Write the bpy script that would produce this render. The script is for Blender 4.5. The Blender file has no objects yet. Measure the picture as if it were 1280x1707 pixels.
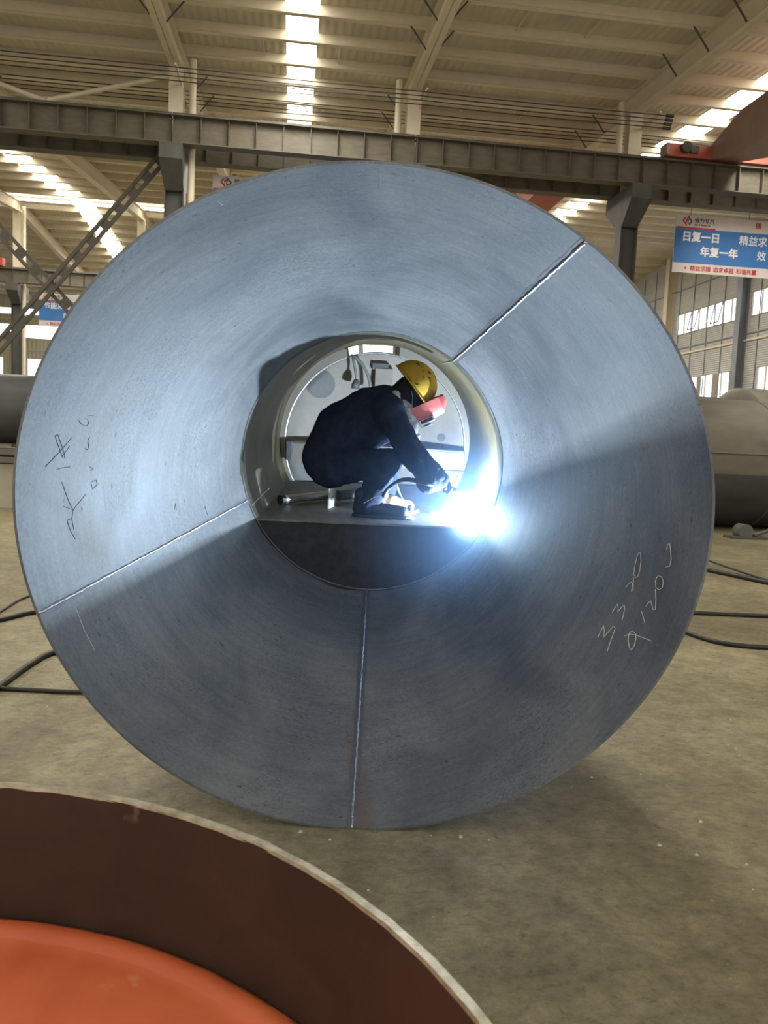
import bpy, bmesh, math, random
import numpy as np
from mathutils import Vector, Matrix, noise
random.seed(7)
SC = bpy.context.scene
COL = SC.collection
V3 = lambda a: np.array(a, dtype=float)

# ------------------------------------------------------------------ camera numbers
F = 1300.0; H = 1.55; PX0, PY0 = 640.0, 853.5
def cam_axes():
    p, r, yw = (math.radians(v) for v in (5.22, 2.49, 7.05))
    f = V3([0, math.cos(p), -math.sin(p)]); u = V3([0, math.sin(p), math.cos(p)]); x = V3([1, 0, 0])
    c, s = math.cos(r), math.sin(r)
    x, u = c*x + s*u, -s*x + c*u
    cy, sy = math.cos(-yw), math.sin(-yw)
    R = np.array([[cy, -sy, 0], [sy, cy, 0], [0, 0, 1]])
    return R@x, R@u, R@f
CX, CU, CF = cam_axes(); CAM = V3([0, 0, H])
def ray(px, py): return CF + (px-PX0)/F*CX - (py-PY0)/F*CU
def atY(px, py, Y): d = ray(px, py); return CAM + d*(Y/d[1])
def atX(px, py, X): d = ray(px, py); return CAM + d*(X/d[0])
def atZ(px, py, Z): d = ray(px, py); return CAM + d*((Z-H)/d[2])

# ------------------------------------------------------------------ materials
MATS = {}
def new_mat(name):
    m = bpy.data.materials.new(name); m.use_nodes = True
    nt = m.node_tree; b = nt.nodes['Principled BSDF']
    MATS[name] = m
    return m, nt, b
def ND(nt, t, **kw):
    n = nt.nodes.new(t)
    for k, v in kw.items():
        if hasattr(n, k): setattr(n, k, v)
        else: n.inputs[k].default_value = v
    return n
def ramp(nt, src, stops):
    r = nt.nodes.new('ShaderNodeValToRGB'); e = r.color_ramp.elements
    while len(e) < len(stops): e.new(0.5)
    for i, (p, c) in enumerate(stops):
        e[i].position = p; e[i].color = tuple(c) + (1,) if len(c) == 3 else c
    nt.links.new(src, r.inputs[0]); return r
def coords(nt, scale=(1, 1, 1), kind='Object'):
    tc = nt.nodes.new('ShaderNodeTexCoord'); mp = nt.nodes.new('ShaderNodeMapping')
    mp.inputs['Scale'].default_value = scale
    nt.links.new(tc.outputs[kind], mp.inputs[0]); return mp.outputs[0]
def noise_n(nt, vec, scale, detail=6, rough=.6, dist=0):
    n = nt.nodes.new('ShaderNodeTexNoise')
    n.inputs['Scale'].default_value = scale; n.inputs['Detail'].default_value = detail
    n.inputs['Roughness'].default_value = rough; n.inputs['Distortion'].default_value = dist
    nt.links.new(vec, n.inputs['Vector']); return n.outputs['Fac']
def mixc(nt, fac, a, b, mode='MIX'):
    m = nt.nodes.new('ShaderNodeMix'); m.data_type = 'RGBA'; m.blend_type = mode
    for sock, v in ((m.inputs[0], fac), (m.inputs[6], a), (m.inputs[7], b)):
        if isinstance(v, (int, float)): sock.default_value = v
        elif isinstance(v, tuple): sock.default_value = v + (1,) if len(v) == 3 else v
        else: nt.links.new(v, sock)
    return m.outputs[2]
def bump(nt, b, h, strength=.3, dist=.01):
    n = nt.nodes.new('ShaderNodeBump'); n.inputs['Strength'].default_value = strength; n.inputs['Distance'].default_value = dist
    nt.links.new(h, n.inputs['Height']); nt.links.new(n.outputs[0], b.inputs['Normal'])
def dirty(name, c1, c2, rough=.6, metal=0., scale=6, bumpy=.15, stretch=(1, 1, 1), spots=None, lo=.35, hi=.7, dist=.005, spec=.5):
    """paint / metal / cloth with two tones of grime"""
    m, nt, b = new_mat(name)
    v = coords(nt, stretch)
    n = noise_n(nt, v, scale, 8, .62, .3)
    col = ramp(nt, n, [(lo, c1), (hi, c2)]).outputs[0]
    if spots:
        n2 = noise_n(nt, coords(nt), spots[1], 3, .5)
        k = ramp(nt, n2, [(spots[2], (0, 0, 0)), (spots[2]+.06, (1, 1, 1))]).outputs[0]
        col = mixc(nt, k, col, spots[0])
    nt.links.new(col, b.inputs['Base Color'])
    b.inputs['Roughness'].default_value = rough; b.inputs['Metallic'].default_value = metal
    b.inputs['Specular IOR Level'].default_value = spec
    if bumpy: bump(nt, b, noise_n(nt, v, scale*5, 5, .6), bumpy, dist)
    return m
def emit(name, col, strength):
    m, nt, b = new_mat(name)
    nt.nodes.remove(b); e = nt.nodes.new('ShaderNodeEmission')
    e.inputs[0].default_value = col + (1,); e.inputs[1].default_value = strength
    nt.links.new(e.outputs[0], nt.nodes['Material Output'].inputs[0]); return m

dirty('hall_paint', (.66, .58, .45), (.72, .64, .50), .6, 0, 3, 0)
dirty('girder_paint', (.092, .078, .055), (.135, .116, .085), .6, 0, 2.5, .1, (1, 1, 3))
dirty('column_paint', (.065, .062, .057), (.095, .09, .083), .55, 0, 3, .08, (1, 1, .3))
dirty('crane_red', (.42, .085, .06), (.50, .12, .085), .5, 0, 3, .05)
dirty('crane_faded', (.27, .175, .14), (.33, .225, .185), .55, 0, 2, .05)
dirty('rubber', (.012, .012, .012), (.03, .028, .025), .5, 0, 20, .1)
dirty('wire', (.035, .03, .028), (.05, .045, .04), .6, 0, 10, 0)
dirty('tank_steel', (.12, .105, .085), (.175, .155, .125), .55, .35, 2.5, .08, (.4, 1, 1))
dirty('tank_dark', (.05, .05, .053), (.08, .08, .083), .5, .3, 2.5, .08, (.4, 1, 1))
dirty('stand_paint', (.33, .30, .24), (.40, .36, .29), .7, 0, 2, .08)
dirty('banner_white', (.62, .56, .54), (.68, .62, .60), .5, 0, 2, 0)
dirty('banner_blue', (.035, .16, .46), (.05, .19, .50), .5, 0, 2, 0)
dirty('banner_red', (.50, .035, .04), (.55, .05, .055), .5, 0, 2, 0)
dirty('letter_white', (.85, .83, .82), (.9, .88, .86), .5, 0, 2, 0)
dirty('letter_black', (.05, .045, .045), (.07, .06, .06), .5, 0, 2, 0)
dirty('cap_paint', (.24, .21, .18), (.31, .275, .24), .5, .1, 5, .05)
dirty('cap_patch', (.10, .10, .10), (.13, .13, .125), .5, .1, 6, .05)
dirty('bead', (.42, .43, .45), (.78, .80, .84), .26, .85, 90, .5, dist=.003)
dirty('scorched', (.11, .115, .13), (.16, .165, .18), .5, .5, 25, .2)
dirty('plate_steel', (.028, .033, .045), (.05, .056, .07), .45, .45, 4, .06, (4, 1, 4))
dirty('platform_steel', (.17, .16, .15), (.26, .25, .235), .5, .25, 4, .06, (4, 1, 4))
dirty('wall_steel', (.20, .215, .25), (.26, .275, .31), .6, 0, 2, 0)
dirty('brace_paint', (.048, .040, .030), (.075, .064, .05), .6, 0, 3, .05)
dirty('bright_steel', (.45, .45, .45), (.62, .62, .62), .3, .8, 20, .08)
dirty('chalk', (.55, .56, .57), (.72, .72, .72), .9, 0, 60, 0)
dirty('scribe', (.035, .05, .075), (.06, .08, .10), .7, 0, 60, 0)
dirty('navy_cloth', (.014, .021, .042), (.028, .040, .070), .9, 0, 14, .35, dist=.01, spec=.2)
dirty('trouser_cloth', (.015, .024, .050), (.030, .044, .080), .9, 0, 14, .35, dist=.01, spec=.2)
dirty('hood_cloth', (.018, .017, .022), (.032, .030, .038), .9, 0, 20, .3, spec=.2)
dirty('shirt_cloth', (.38, .38, .40), (.58, .57, .57), .9, 0, 25, .4)
dirty('skin', (.36, .19, .13), (.42, .24, .17), .55, 0, 8, 0)
dirty('helmet_yellow', (.40, .24, .025), (.54, .34, .05), .6, 0, 5, .04, spots=((.10, .06, .02), 17, .60), spec=.2)
dirty('mask_red', (.72, .17, .16), (.80, .24, .22), .4, 0, 6, .05)
dirty('mask_red_dark', (.55, .09, .085), (.62, .12, .11), .4, 0, 6, .05)
dirty('leather', (.36, .21, .11), (.48, .30, .18), .7, 0, 30, .2)
dirty('boot_dark', (.012, .012, .014), (.025, .024, .026), .6, 0, 20, .2)
dirty('glove', (.014, .017, .024), (.028, .032, .042), .8, 0, 30, .3)
dirty('black_plastic', (.012, .012, .014), (.02, .02, .022), .35, 0, 20, 0)
dirty('white_cord', (.6, .6, .58), (.72, .72, .7), .8, 0, 40, 0)
dirty('glass_dark', (.01, .012, .012), (.015, .02, .02), .08, 0, 10, 0)
dirty('orange_primer', (.46, .085, .025), (.60, .135, .045), .5, 0, 3, .1, spots=((.58, .22, .11), 7, .70))
dirty('rust_brown', (.040, .023, .014), (.062, .036, .022), .62, .25, 5, .2, spots=((.16, .12, .08), 9, .69))
dirty('rim_steel', (.30, .26, .17), (.56, .50, .37), .4, .5, 22, .35)
dirty('debris', (.42, .40, .35), (.6, .58, .52), .8, 0, 30, .2)
dirty('hose_grey', (.16, .17, .15), (.22, .23, .20), .5, 0, 20, 0)
emit('daylight_panel', (1.0, .96, .82), 9.0)
emit('window_daylight', (.90, .96, 1.0), 2.6)

# mill-scale steel of the cone: streaks round the plate, scale blotches, speckles, rust by the bottom seam
def mat_cone():
    m, nt, b = new_mat('mill_steel')
    v = coords(nt, (1.0, 14.0, 1.0)); v1 = coords(nt)
    streak = noise_n(nt, v, 2.2, 9, .68, .15)
    blotch = noise_n(nt, v1, 1.7, 5, .6, .6)
    c = ramp(nt, streak, [(.25, (.150, .160, .172)), (.75, (.222, .234, .246))]).outputs[0]
    k = ramp(nt, blotch, [(.36, (.66, .69, .73)), (.64, (1.14, 1.12, 1.09))]).outputs[0]
    c = mixc(nt, 1.0, c, k, 'MULTIPLY')
    fine = noise_n(nt, coords(nt, (1, 2, 1)), 60, 3, .7)
    c = mixc(nt, .35, c, ramp(nt, fine, [(.3, (.30, .32, .36)), (.7, (1.3, 1.3, 1.28))]).outputs[0], 'MULTIPLY')
    worm = noise_n(nt, coords(nt, (1, 1.3, 1)), 26, 4, .5, 1.6)
    area = noise_n(nt, v1, 2.3, 3, .5, .3)
    wk = ramp(nt, worm, [(.47, (0, 0, 0)), (.50, (1, 1, 1)), (.53, (0, 0, 0))]).outputs[0]
    ak = ramp(nt, area, [(.49, (0, 0, 0)), (.60, (.75, .75, .75))]).outputs[0]
    c = mixc(nt, mixc(nt, 1.0, wk, ak, 'MULTIPLY'), c, (.05, .07, .10))
    sp = noise_n(nt, coords(nt, (1, 2.2, 1)), 22, 2, .4)
    c = mixc(nt, ramp(nt, sp, [(.735, (0, 0, 0)), (.76, (.8, .8, .8))]).outputs[0], c, (.04, .06, .08))
    # rusty tint beside the bottom seam, right side of it
    tc = nt.nodes.new('ShaderNodeTexCoord'); sx = nt.nodes.new('ShaderNodeSeparateXYZ'); nt.links.new(tc.outputs['Object'], sx.inputs[0])
    r1 = ramp(nt, sx.outputs[0], [(0.0, (0, 0, 0)), (.012, (.8, .8, .8)), (.11, (0, 0, 0))])
    zr = nt.nodes.new('ShaderNodeMapRange'); zr.inputs[1].default_value = .04; zr.inputs[2].default_value = .28; zr.inputs[3].default_value = 1; zr.inputs[4].default_value = 0
    nt.links.new(sx.outputs[2], zr.inputs[0])
    k3 = mixc(nt, 1.0, r1.outputs[0], zr.outputs[0], 'MULTIPLY')
    c = mixc(nt, k3, c, (.16, .095, .07))
    nt.links.new(c, b.inputs['Base Color'])
    rr = ramp(nt, blotch, [(.3, (.46,)*3), (.7, (.60,)*3)])
    nt.links.new(rr.outputs[0], b.inputs['Roughness'])
    b.inputs['Metallic'].default_value = .35
    bump(nt, b, streak, .12, .004)
mat_cone()

# plain barrel behind the cone: tan oxidised steel with a darker heat band by the joint
def mat_barrel():
    m, nt, b = new_mat('barrel_steel')
    v = coords(nt)
    n = noise_n(nt, v, 2.6, 6, .6, .5)
    c = ramp(nt, n, [(.35, (.092, .078, .050)), (.68, (.155, .138, .092))]).outputs[0]
    n2 = noise_n(nt, coords(nt, (1, .6, 1)), 3.1, 4, .55, .8)
    c = mixc(nt, ramp(nt, n2, [(.50, (0, 0, 0)), (.56, (.6, .6, .6))]).outputs[0], c, (.16, .12, .035))
    nt.links.new(c, b.inputs['Base Color']); b.inputs['Roughness'].default_value = .55; b.inputs['Metallic'].default_value = .2
    bump(nt, b, n, .1, .004)
mat_barrel()
dirty('heat_band', (.045, .047, .038), (.08, .075, .05), .5, .3, 8, .08)

def mat_floor():
    m, nt, b = new_mat('concrete')
    v = coords(nt)
    big = noise_n(nt, v, .55, 7, .62, .8); mid = noise_n(nt, coords(nt, (1, 1, 1)), 5.5, 8, .7, .2)
    c = ramp(nt, big, [(.32, (.150, .128, .072)), (.52, (.235, .205, .120)), (.7, (.345, .305, .190))]).outputs[0]
    c = mixc(nt, .75, c, ramp(nt, mid, [(.32, (.52, .50, .47)), (.68, (1.28, 1.28, 1.28))]).outputs[0], 'MULTIPLY')
    st = noise_n(nt, v, 13, 3, .55, .4)
    c = mixc(nt, ramp(nt, st, [(.66, (0, 0, 0)), (.70, (.6, .6, .6))]).outputs[0], c, (.085, .072, .045))
    bl = noise_n(nt, coords(nt, (1, 1.6, 1)), 17, 6, .75, .6)
    c = mixc(nt, .8, c, ramp(nt, bl, [(.30, (.50, .48, .45)), (.52, (1, 1, 1)), (.72, (1.22, 1.22, 1.2))]).outputs[0], 'MULTIPLY')
    st2 = noise_n(nt, coords(nt, (1.2, .8, 1)), 31, 3, .6)
    c = mixc(nt, ramp(nt, st2, [(.70, (0, 0, 0)), (.74, (.5, .5, .5))]).outputs[0], c, (.42, .39, .30))
    fine = noise_n(nt, v, 90, 3, .7)
    c = mixc(nt, .5, c, ramp(nt, fine, [(.3, (.72, .72, .72)), (.7, (1.12, 1.12, 1.12))]).outputs[0], 'MULTIPLY')
    nt.links.new(c, b.inputs['Base Color']); b.inputs['Roughness'].default_value = .62
    bump(nt, b, mid, .25, .01)
mat_floor()

def mat_sheet(name, c1, c2, axis, pitch, strength=.6):
    """ribbed cladding sheet; ribs repeat along one axis"""
    m, nt, b = new_mat(name)
    n = noise_n(nt, coords(nt, (.5, .5, .5)), 1.2, 5, .6)
    c = ramp(nt, n, [(.35, c1), (.68, c2)]).outputs[0]
    tc = nt.nodes.new('ShaderNodeTexCoord')
    w = nt.nodes.new('ShaderNodeTexWave'); w.bands_direction = axis; w.wave_profile = 'SIN'
    w.inputs['Scale'].default_value = math.pi/10/pitch; w.inputs['Distortion'].default_value = 0
    nt.links.new(tc.outputs['Object'], w.inputs[0])
    nt.links.new(c, b.inputs['Base Color']); b.inputs['Roughness'].default_value = .6
    bump(nt, b, w.outputs['Fac'], strength, .04)
mat_sheet('roof_sheet', (.54, .49, .395), (.66, .60, .49), 'X', .21)
mat_sheet('wall_sheet', (.42, .41, .40), (.50, .49, .48), 'Z', .11)
mat_sheet('wall_sheet_far', (.50, .45, .36), (.58, .53, .43), 'X', .3)

# ------------------------------------------------------------------ mesh helpers
OFF = {}
class MB:
    def __init__(s): s.v = []; s.f = []
    def add(s, v, f):
        o = len(s.v); s.v += [tuple(map(float, p)) for p in v]; s.f += [tuple(i+o for i in q) for q in f]; return s
    def box(s, lo, hi):
        (a, b, c), (d, e, g) = lo, hi
        return s.add([(a,b,c),(d,b,c),(d,e,c),(a,e,c),(a,b,g),(d,b,g),(d,e,g),(a,e,g)],
                     [(0,3,2,1),(4,5,6,7),(0,1,5,4),(1,2,6,5),(2,3,7,6),(3,0,4,7)])
    def hexa(s, q):   # 8 corners, bottom ring then top ring
        return s.add(q, [(0,3,2,1),(4,5,6,7),(0,1,5,4),(1,2,6,5),(2,3,7,6),(3,0,4,7)])
    def beam(s, p, q, wd, ht, up=(0, 0, 1)):
        p, q, up = V3(p), V3(q), V3(up); d = (q-p)/np.linalg.norm(q-p)
        x = np.cross(d, up); x /= np.linalg.norm(x); y = np.cross(x, d)
        c = [(-1,-1),(1,-1),(1,1),(-1,1)]
        return s.hexa([p+a*wd/2*x+b*ht/2*y for a, b in c]+[q+a*wd/2*x+b*ht/2*y for a, b in c])
    def tube(s, pts, r, n=10, cap=True):
        pts = [V3(p) for p in pts]; m = len(pts)
        rs = r if hasattr(r, '__len__') else [r]*m
        t0 = pts[1]-pts[0]; a = V3([0, 0, 1]) if abs(t0[2]) < .9*np.linalg.norm(t0) else V3([1, 0, 0])
        vs = []; x = None
        for i in range(m):
            t = pts[min(i+1, m-1)]-pts[max(i-1, 0)]; t = t/np.linalg.norm(t)
            x = np.cross(t, a) if x is None else x - t*(x@t)
            x = x/np.linalg.norm(x); y = np.cross(t, x)
            vs += [pts[i]+rs[i]*(math.cos(k*2*math.pi/n)*x+math.sin(k*2*math.pi/n)*y) for k in range(n)]
        fs = [(i*n+k, i*n+(k+1) % n, (i+1)*n+(k+1) % n, (i+1)*n+k) for i in range(m-1) for k in range(n)]
        if cap: fs += [tuple(range(n-1, -1, -1)), tuple((m-1)*n+k for k in range(n))]
        return s.add(vs, fs)
    def cyl(s, p, q, r, n=24, r2=None): return s.tube([p, q], [r, r if r2 is None else r2], n)
    def sphere(s, c, r, n=12, m=8, sc=(1, 1, 1)):
        vs = [(c[0]+r*sc[0]*math.sin(math.pi*j/m)*math.cos(2*math.pi*i/n), c[1]+r*sc[1]*math.sin(math.pi*j/m)*math.sin(2*math.pi*i/n), c[2]+r*sc[2]*math.cos(math.pi*j/m)) for j in range(m+1) for i in range(n)]
        return s.add(vs, [(j*n+i, (j+1)*n+i, (j+1)*n+(i+1) % n, j*n+(i+1) % n) for j in range(m) for i in range(n)])
    def build(s, name, mat, parent=None, smooth=False, bevel=0, loc=None):
        off = OFF[parent.name] if parent is not None else V3(loc if loc is not None else (0, 0, 0))
        me = bpy.data.meshes.new(name)
        me.from_pydata([tuple(V3(p)-off) for p in s.v], [], s.f); me.update()
        bm = bmesh.new(); bm.from_mesh(me)
        bmesh.ops.remove_doubles(bm, verts=bm.verts, dist=1e-6)
        bmesh.ops.recalc_face_normals(bm, faces=bm.faces)
        if bevel: bmesh.ops.bevel(bm, geom=bm.edges[:], offset=bevel, segments=2, profile=.5, affect='EDGES', clamp_overlap=True)
        bm.to_mesh(me); bm.free()
        if smooth:
            for p in me.polygons: p.use_smooth = True
        me.materials.append(MATS[mat])
        o = bpy.data.objects.new(name, me); COL.objects.link(o)
        OFF[o.name] = off
        if parent is not None: o.parent = parent
        else: o.location = off
        return o
def smooth_by_angle(o, deg=35):
    me = o.data
    bm = bmesh.new(); bm.from_mesh(me)
    for f in bm.faces: f.smooth = True
    for e in bm.edges:
        if len(e.link_faces) == 2 and e.calc_face_angle(0) > math.radians(deg): e.smooth = False
    bm.to_mesh(me); bm.free(); return o
def thing(name, label, cat, loc, group=None):
    o = bpy.data.objects.new(name, None); COL.objects.link(o)
    o.empty_display_size = .2; o.location = loc; OFF[o.name] = V3(loc)
    o['label'] = label; o['category'] = cat
    if group: o['group'] = group
    return o
def tag(o, label, cat, group=None):
    o['label'] = label; o['category'] = cat
    if group: o['group'] = group
    return o
def struct(o): o['kind'] = 'structure'; return o
def copy_tree(o, parent=None, loc=None):
    c = o.copy(); COL.objects.link(c)
    OFF[c.name] = OFF[o.name]
    if parent is not None: c.parent = parent
    if loc is not None: c.location = loc; OFF[c.name] = V3(loc)
    for ch in list(o.children): copy_tree(ch, c)
    return c
def text_mb(body, origin, xdir, ydir, size, bold=.012, depth=.006, stretch=1.0):
    """letters as thin solid shapes on a plane: origin is the lower-left corner of the line"""
    cu = bpy.data.curves.new('t', 'FONT'); cu.body = body; cu.size = 1.0; cu.offset = bold; cu.extrude = .5; cu.resolution_u = 3
    o = bpy.data.objects.new('t', cu); COL.objects.link(o)
    dg = bpy.context.evaluated_depsgraph_get(); dg.update()
    me = bpy.data.meshes.new_from_object(o.evaluated_get(dg))
    xd, yd = V3(xdir), V3(ydir); nd = np.cross(xd, yd)
    mb = MB()
    mb.add([V3(origin)+v.co.x*size*stretch*xd+v.co.y*size*yd+(v.co.z+.5)*depth*nd for v in me.vertices], [tuple(p.vertices) for p in me.polygons])
    bpy.data.objects.remove(o); bpy.data.curves.remove(cu); bpy.data.meshes.remove(me)
    return mb

# ================================================================== THE HALL
BAY = 6.2; Y1, Y2, YF = 21.65, 43.4, 65.0; YN = -1.5
XW, XL = 22.2, -29.0
XS = [-15.6, -9.4, -3.2, 3.0, 9.2]
SH = {-21.8: 1.5, -15.6: 1.3, -9.4: 1.3, -3.2: .5, 3.0: 0, 9.2: 0, 15.4: 0}
SL = .075
def zs(Y): return 10.8 + SL*((Y if Y <= Y2 else 2*Y2-Y)-21)      # underside of the rafters
def zroof(Y): return zs(Y)+.80

f = MB().add([(-45, -8, 0), (30, -8, 0), (30, 72, 0), (-45, 72, 0)], [(0, 1, 2, 3)]).build('floor', 'concrete'); struct(f)
# roof sheet in two slopes, with slots for the translucent strips
STRIPS = [('centre', -.42, .36, -.42, .36), ('right', 12.05, 12.95, 12.2, 13.2), ('left', -13.0, -12.0, -11.7, -10.6)]
def sx(strip, Y, side):
    n, a0, b0, a1, b1 = strip; t = (min(Y, Y2)-Y1)/(Y2-Y1); t = max(0, t)
    return (a0+(a1-a0)*t) if side == 0 else (b0+(b1-b0)*t)
mb = MB()
order = [STRIPS[2], STRIPS[0], STRIPS[1]]
for Ya, Yb in ((YN, Y2), (Y2, YF)):
    for (ya, yb) in ((Ya, min(Yb, Y1)), (Y1, Yb)) if Ya < Y1 else ((Ya, Yb),):
        edges = [(XL, XL)]
        for s in order: edges += [(sx(s, ya, 0), sx(s, yb, 0)), (sx(s, ya, 1), sx(s, yb, 1))]
        edges += [(XW+.3, XW+.3)]
        for i in range(0, len(edges), 2):
            (a0, a1), (b0, b1) = edges[i], edges[i+1]
            za, zb = zroof(ya), zroof(yb)
            mb.hexa([(a0, ya, za), (b0, ya, za), (b1, yb, zb), (a1, yb, zb), (a0, ya, za+.06), (b0, ya, za+.06), (b1, yb, zb+.06), (a1, yb, zb+.06)])
struct(mb.build('ceiling', 'roof_sheet'))
wn = 0
def window_obj(mb, mat):
    global wn; wn += 1
    return struct(mb.build('window_%d' % wn, mat))
for s in order:
    for ya, yb in ((YN, Y1), (Y1, Y2), (Y2, YF)):
        a0, b0, a1, b1 = sx(s, ya, 0), sx(s, ya, 1), sx(s, yb, 0), sx(s, yb, 1); za, zb = zroof(ya), zroof(yb)
        m = MB().hexa([(a0, ya, za), (b0, ya, za), (b1, yb, zb), (a1, yb, zb), (a0, ya, za+.04), (b0, ya, za+.04), (b1, yb, zb+.04), (a1, yb, zb+.04)])
        window_obj(m, 'daylight_panel')
# purlins
Y = 1.0
while Y < YF-.5:
    if abs(Y-Y2) > .4:
        zt = zroof(Y)
        m = MB().box((XL, Y-.03, zt-.24), (XW, Y+.03, zt)).box((XL, Y-.03, zt-.25), (XW, Y+.11, zt-.235))
        struct(m.build('purlin', 'hall_paint'))
    Y += 1.5
# ridge light slot frame: a long bright monitor strip over the ridge on the left
window_obj(MB().box((XL, Y2-.55, zroof(Y2)-.28), (-3.0, Y2-.15, zroof(Y2)-.24)), 'daylight_panel')
# rafters: tapered I-beams
def rafter(x0, x1, ya, yb, name='rafter'):
    m = MB(); N = 6
    def P(t, dx, dz): Y = ya+(yb-ya)*t; return (x0+(x1-x0)*t+dx, Y, dz(Y))
    bot = lambda Y: zs(Y); top = lambda Y: zroof(Y)-.25
    for i in range(N):
        a, b = i/N, (i+1)/N
        for (w, lo, hi) in ((.011, bot, top), (.15, bot, lambda Y: bot(Y)+.02), (.13, lambda Y: top(Y)-.02, top)):
            m.hexa([P(a, -w, lo), P(a, w, lo), P(b, w, lo), P(b, -w, lo), P(a, -w, hi), P(a, w, hi), P(b, w, hi), P(b, -w, hi)])
    return struct(m.build(name, 'hall_paint'))
for x in [-21.8]+XS:
    rafter(x, x, YN, Y1); rafter(x, x+SH[x], Y1, Y2); rafter(x+SH[x], x+SH[x], Y2, YF)
    # short fly braces from rafter to purlin, as in the photograph
for x in XS:
    for Yb in (16.0, 17.5, 19.0, 23.5, 25.0, 28.0, 31.0):
        for sgn in (-1, 1):
            dx = SH[x]*max(0, (Yb-Y1)/(Y2-Y1))
            struct(MB().beam((x+dx+sgn*.12, Yb, zs(Yb)+.06), (x+dx+sgn*.55, Yb, zroof(Yb)-.2), .03, .03).build('fly_brace', 'column_paint'))
# sag rods between purlins
for (x, Ya) in ((-.95, 16), (.95, 16), (5.0, 16), (5.0, 17.5), (6.7, 17.5), (-1.0, 20.5), (.95, 20.5), (4.9, 23.5), (6.8, 23.5)):
    struct(MB().beam((x, Ya, zroof(Ya)-.1), (x, Ya+1.5, zroof(Ya+1.5)-.1), .03, .03).build('sag_rod', 'hall_paint'))

# ---- walls
def wall_x(name, X, ya, yb, ztop, holes, mat, t=.12):
    m = MB(); cuts = sorted(set([ya, yb]+[v for h in holes for v in h[:2]]))
    for a, b in zip(cuts[:-1], cuts[1:]):
        hs = sorted([h for h in holes if h[0] <= a and h[1] >= b], key=lambda h: h[2]); z = 0
        for h in hs: m.box((X, a, z), (X+t, b, h[2])); z = h[3]
        m.box((X, a, z), (X+t, b, ztop))
    return struct(m.build(name, mat))
up_w = [(30.2, 36.5, 8.36, 9.58), (37.5, 44.0, 8.36, 9.58)]
lo_w = [(30.2, 32.2, 3.0, 5.87), (33.6, 35.6, 3.0, 5.87), (38.0, 42.0, 3.0, 5.87)]
wr = wall_x('wall_right', XW, YN, YF, zroof(Y2)+.2, up_w+lo_w, 'wall_sheet')
# posts and rails of that wall
Yp = 15.0
while Yp < 64:
    struct(MB().box((XW-.05, Yp, 0), (XW, Yp+.03, zs(Yp)+.4)).build('wall_post', 'wall_steel')); Yp += 1.6
for z in (7.2, 2.9): struct(MB().box((XW-.09, 4, z), (XW, YF, z+.09)).build('trim_1', 'hall_paint'))
for z in (7.55, 10.9): struct(MB().box((XW-.06, 4, z), (XW, YF, z+.06)).build('trim_2', 'wall_steel'))
def glazed(X, ya, yb, za, zb, n, slid=False, open_panes=()):
    window_obj(MB().box((X+.05, ya, za), (X+.06, yb, zb)), 'window_daylight')
    m = MB()
    for z in (za, zb-.05): m.box((X-.03, ya, z), (X+.05, yb, z+.05))
    for i in range(n+1):
        y = ya+(yb-ya)*i/n; m.box((X-.03, y-.02, za), (X+.05, y+.02, zb))
    struct(m.build('window_frame', 'stand_paint'))
    for i in open_panes:      # casements hung out at the foot
        y0 = ya+(yb-ya)*i/n; y1 = ya+(yb-ya)*(i+1)/n; m = MB()
        for (a, b) in ((y0, y0+.05), (y1-.05, y1)):
            m.hexa([(X-.26, a, za+.12), (X-.23, a, za+.12), (X-.23, b, za+.12), (X-.26, b, za+.12), (X-.05, a, zb-.06), (X-.02, a, zb-.06), (X-.02, b, zb-.06), (X-.05, b, zb-.06)])
        m.hexa([(X-.26, y0, za+.10), (X-.23, y0, za+.10), (X-.23, y1, za+.10), (X-.26, y1, za+.10), (X-.25, y0, za+.15), (X-.22, y0, za+.15), (X-.22, y1, za+.15), (X-.25, y1, za+.15)])
        struct(m.build('window_sash', 'column_paint'))
glazed(XW, *up_w[0], 8); glazed(XW, *up_w[1], 8, open_panes=(2, 5))
glazed(XW, *lo_w[0], 2); glazed(XW, *lo_w[1], 3); glazed(XW, *lo_w[2], 5)
for a, b in ((39.0, 39.7), (40.8, 41.3)):   # roller blinds half drawn in the lower window
    struct(MB().box((XW-.05, a-.05, 3.0), (XW-.03, b-.1, 5.8)).build('window_blind', 'cap_paint'))
# far wall with three rows of windows
def wall_y(name, Yw, xa, xb, ztop, rows, mat):
    m = MB(); z = 0
    for (za, zb, spans) in rows:
        m.box((xa, Yw, z), (xb, Yw+.12, za)); xs = xa
        for a, b in spans: m.box((xs, Yw, za), (a, Yw+.12, zb)); xs = b
        m.box((xs, Yw, za), (xb, Yw+.12, zb)); z = zb
    m.box((xa, Yw, z), (xb, Yw+.12, ztop)); return struct(m.build(name, mat))
bays = [x for x in np.arange(-27.6, 15, 6.2)]
low = [(x+.75, x+2.1) for x in bays]+[(x+3.7, x+5.1) for x in bays]; low.sort()
midr = [(x+.6, x+5.7) for x in bays]
top = [(-28.5, 15.5)]
def clampr(sp): return [(max(a, XL+.2), min(b, XW-.2)) for a, b in sp if a < XW-.5]
rows = [(5.0, 6.75, clampr(low)), (8.35, 9.35, clampr(midr)), (10.15, 10.6, top)]
wall_y('wall_back', YF, XL, XW, zroof(YF)+.1, rows, 'wall_sheet_far')
for za, zb, sp in rows:
    for a, b in sp:
        window_obj(MB().box((a, YF+.05, za), (b, YF+.06, zb)), 'window_daylight')
for x in bays:
    struct(MB().box((x-.2, YF-.35, 0), (x+.2, YF, 11)).build('wall_post', 'column_paint'))
for z in (3.3, 7.4, 9.75): struct(MB().box((XL, YF-.1, z), (XW, YF, z+.09)).build('trim_3', 'hall_paint'))
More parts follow.
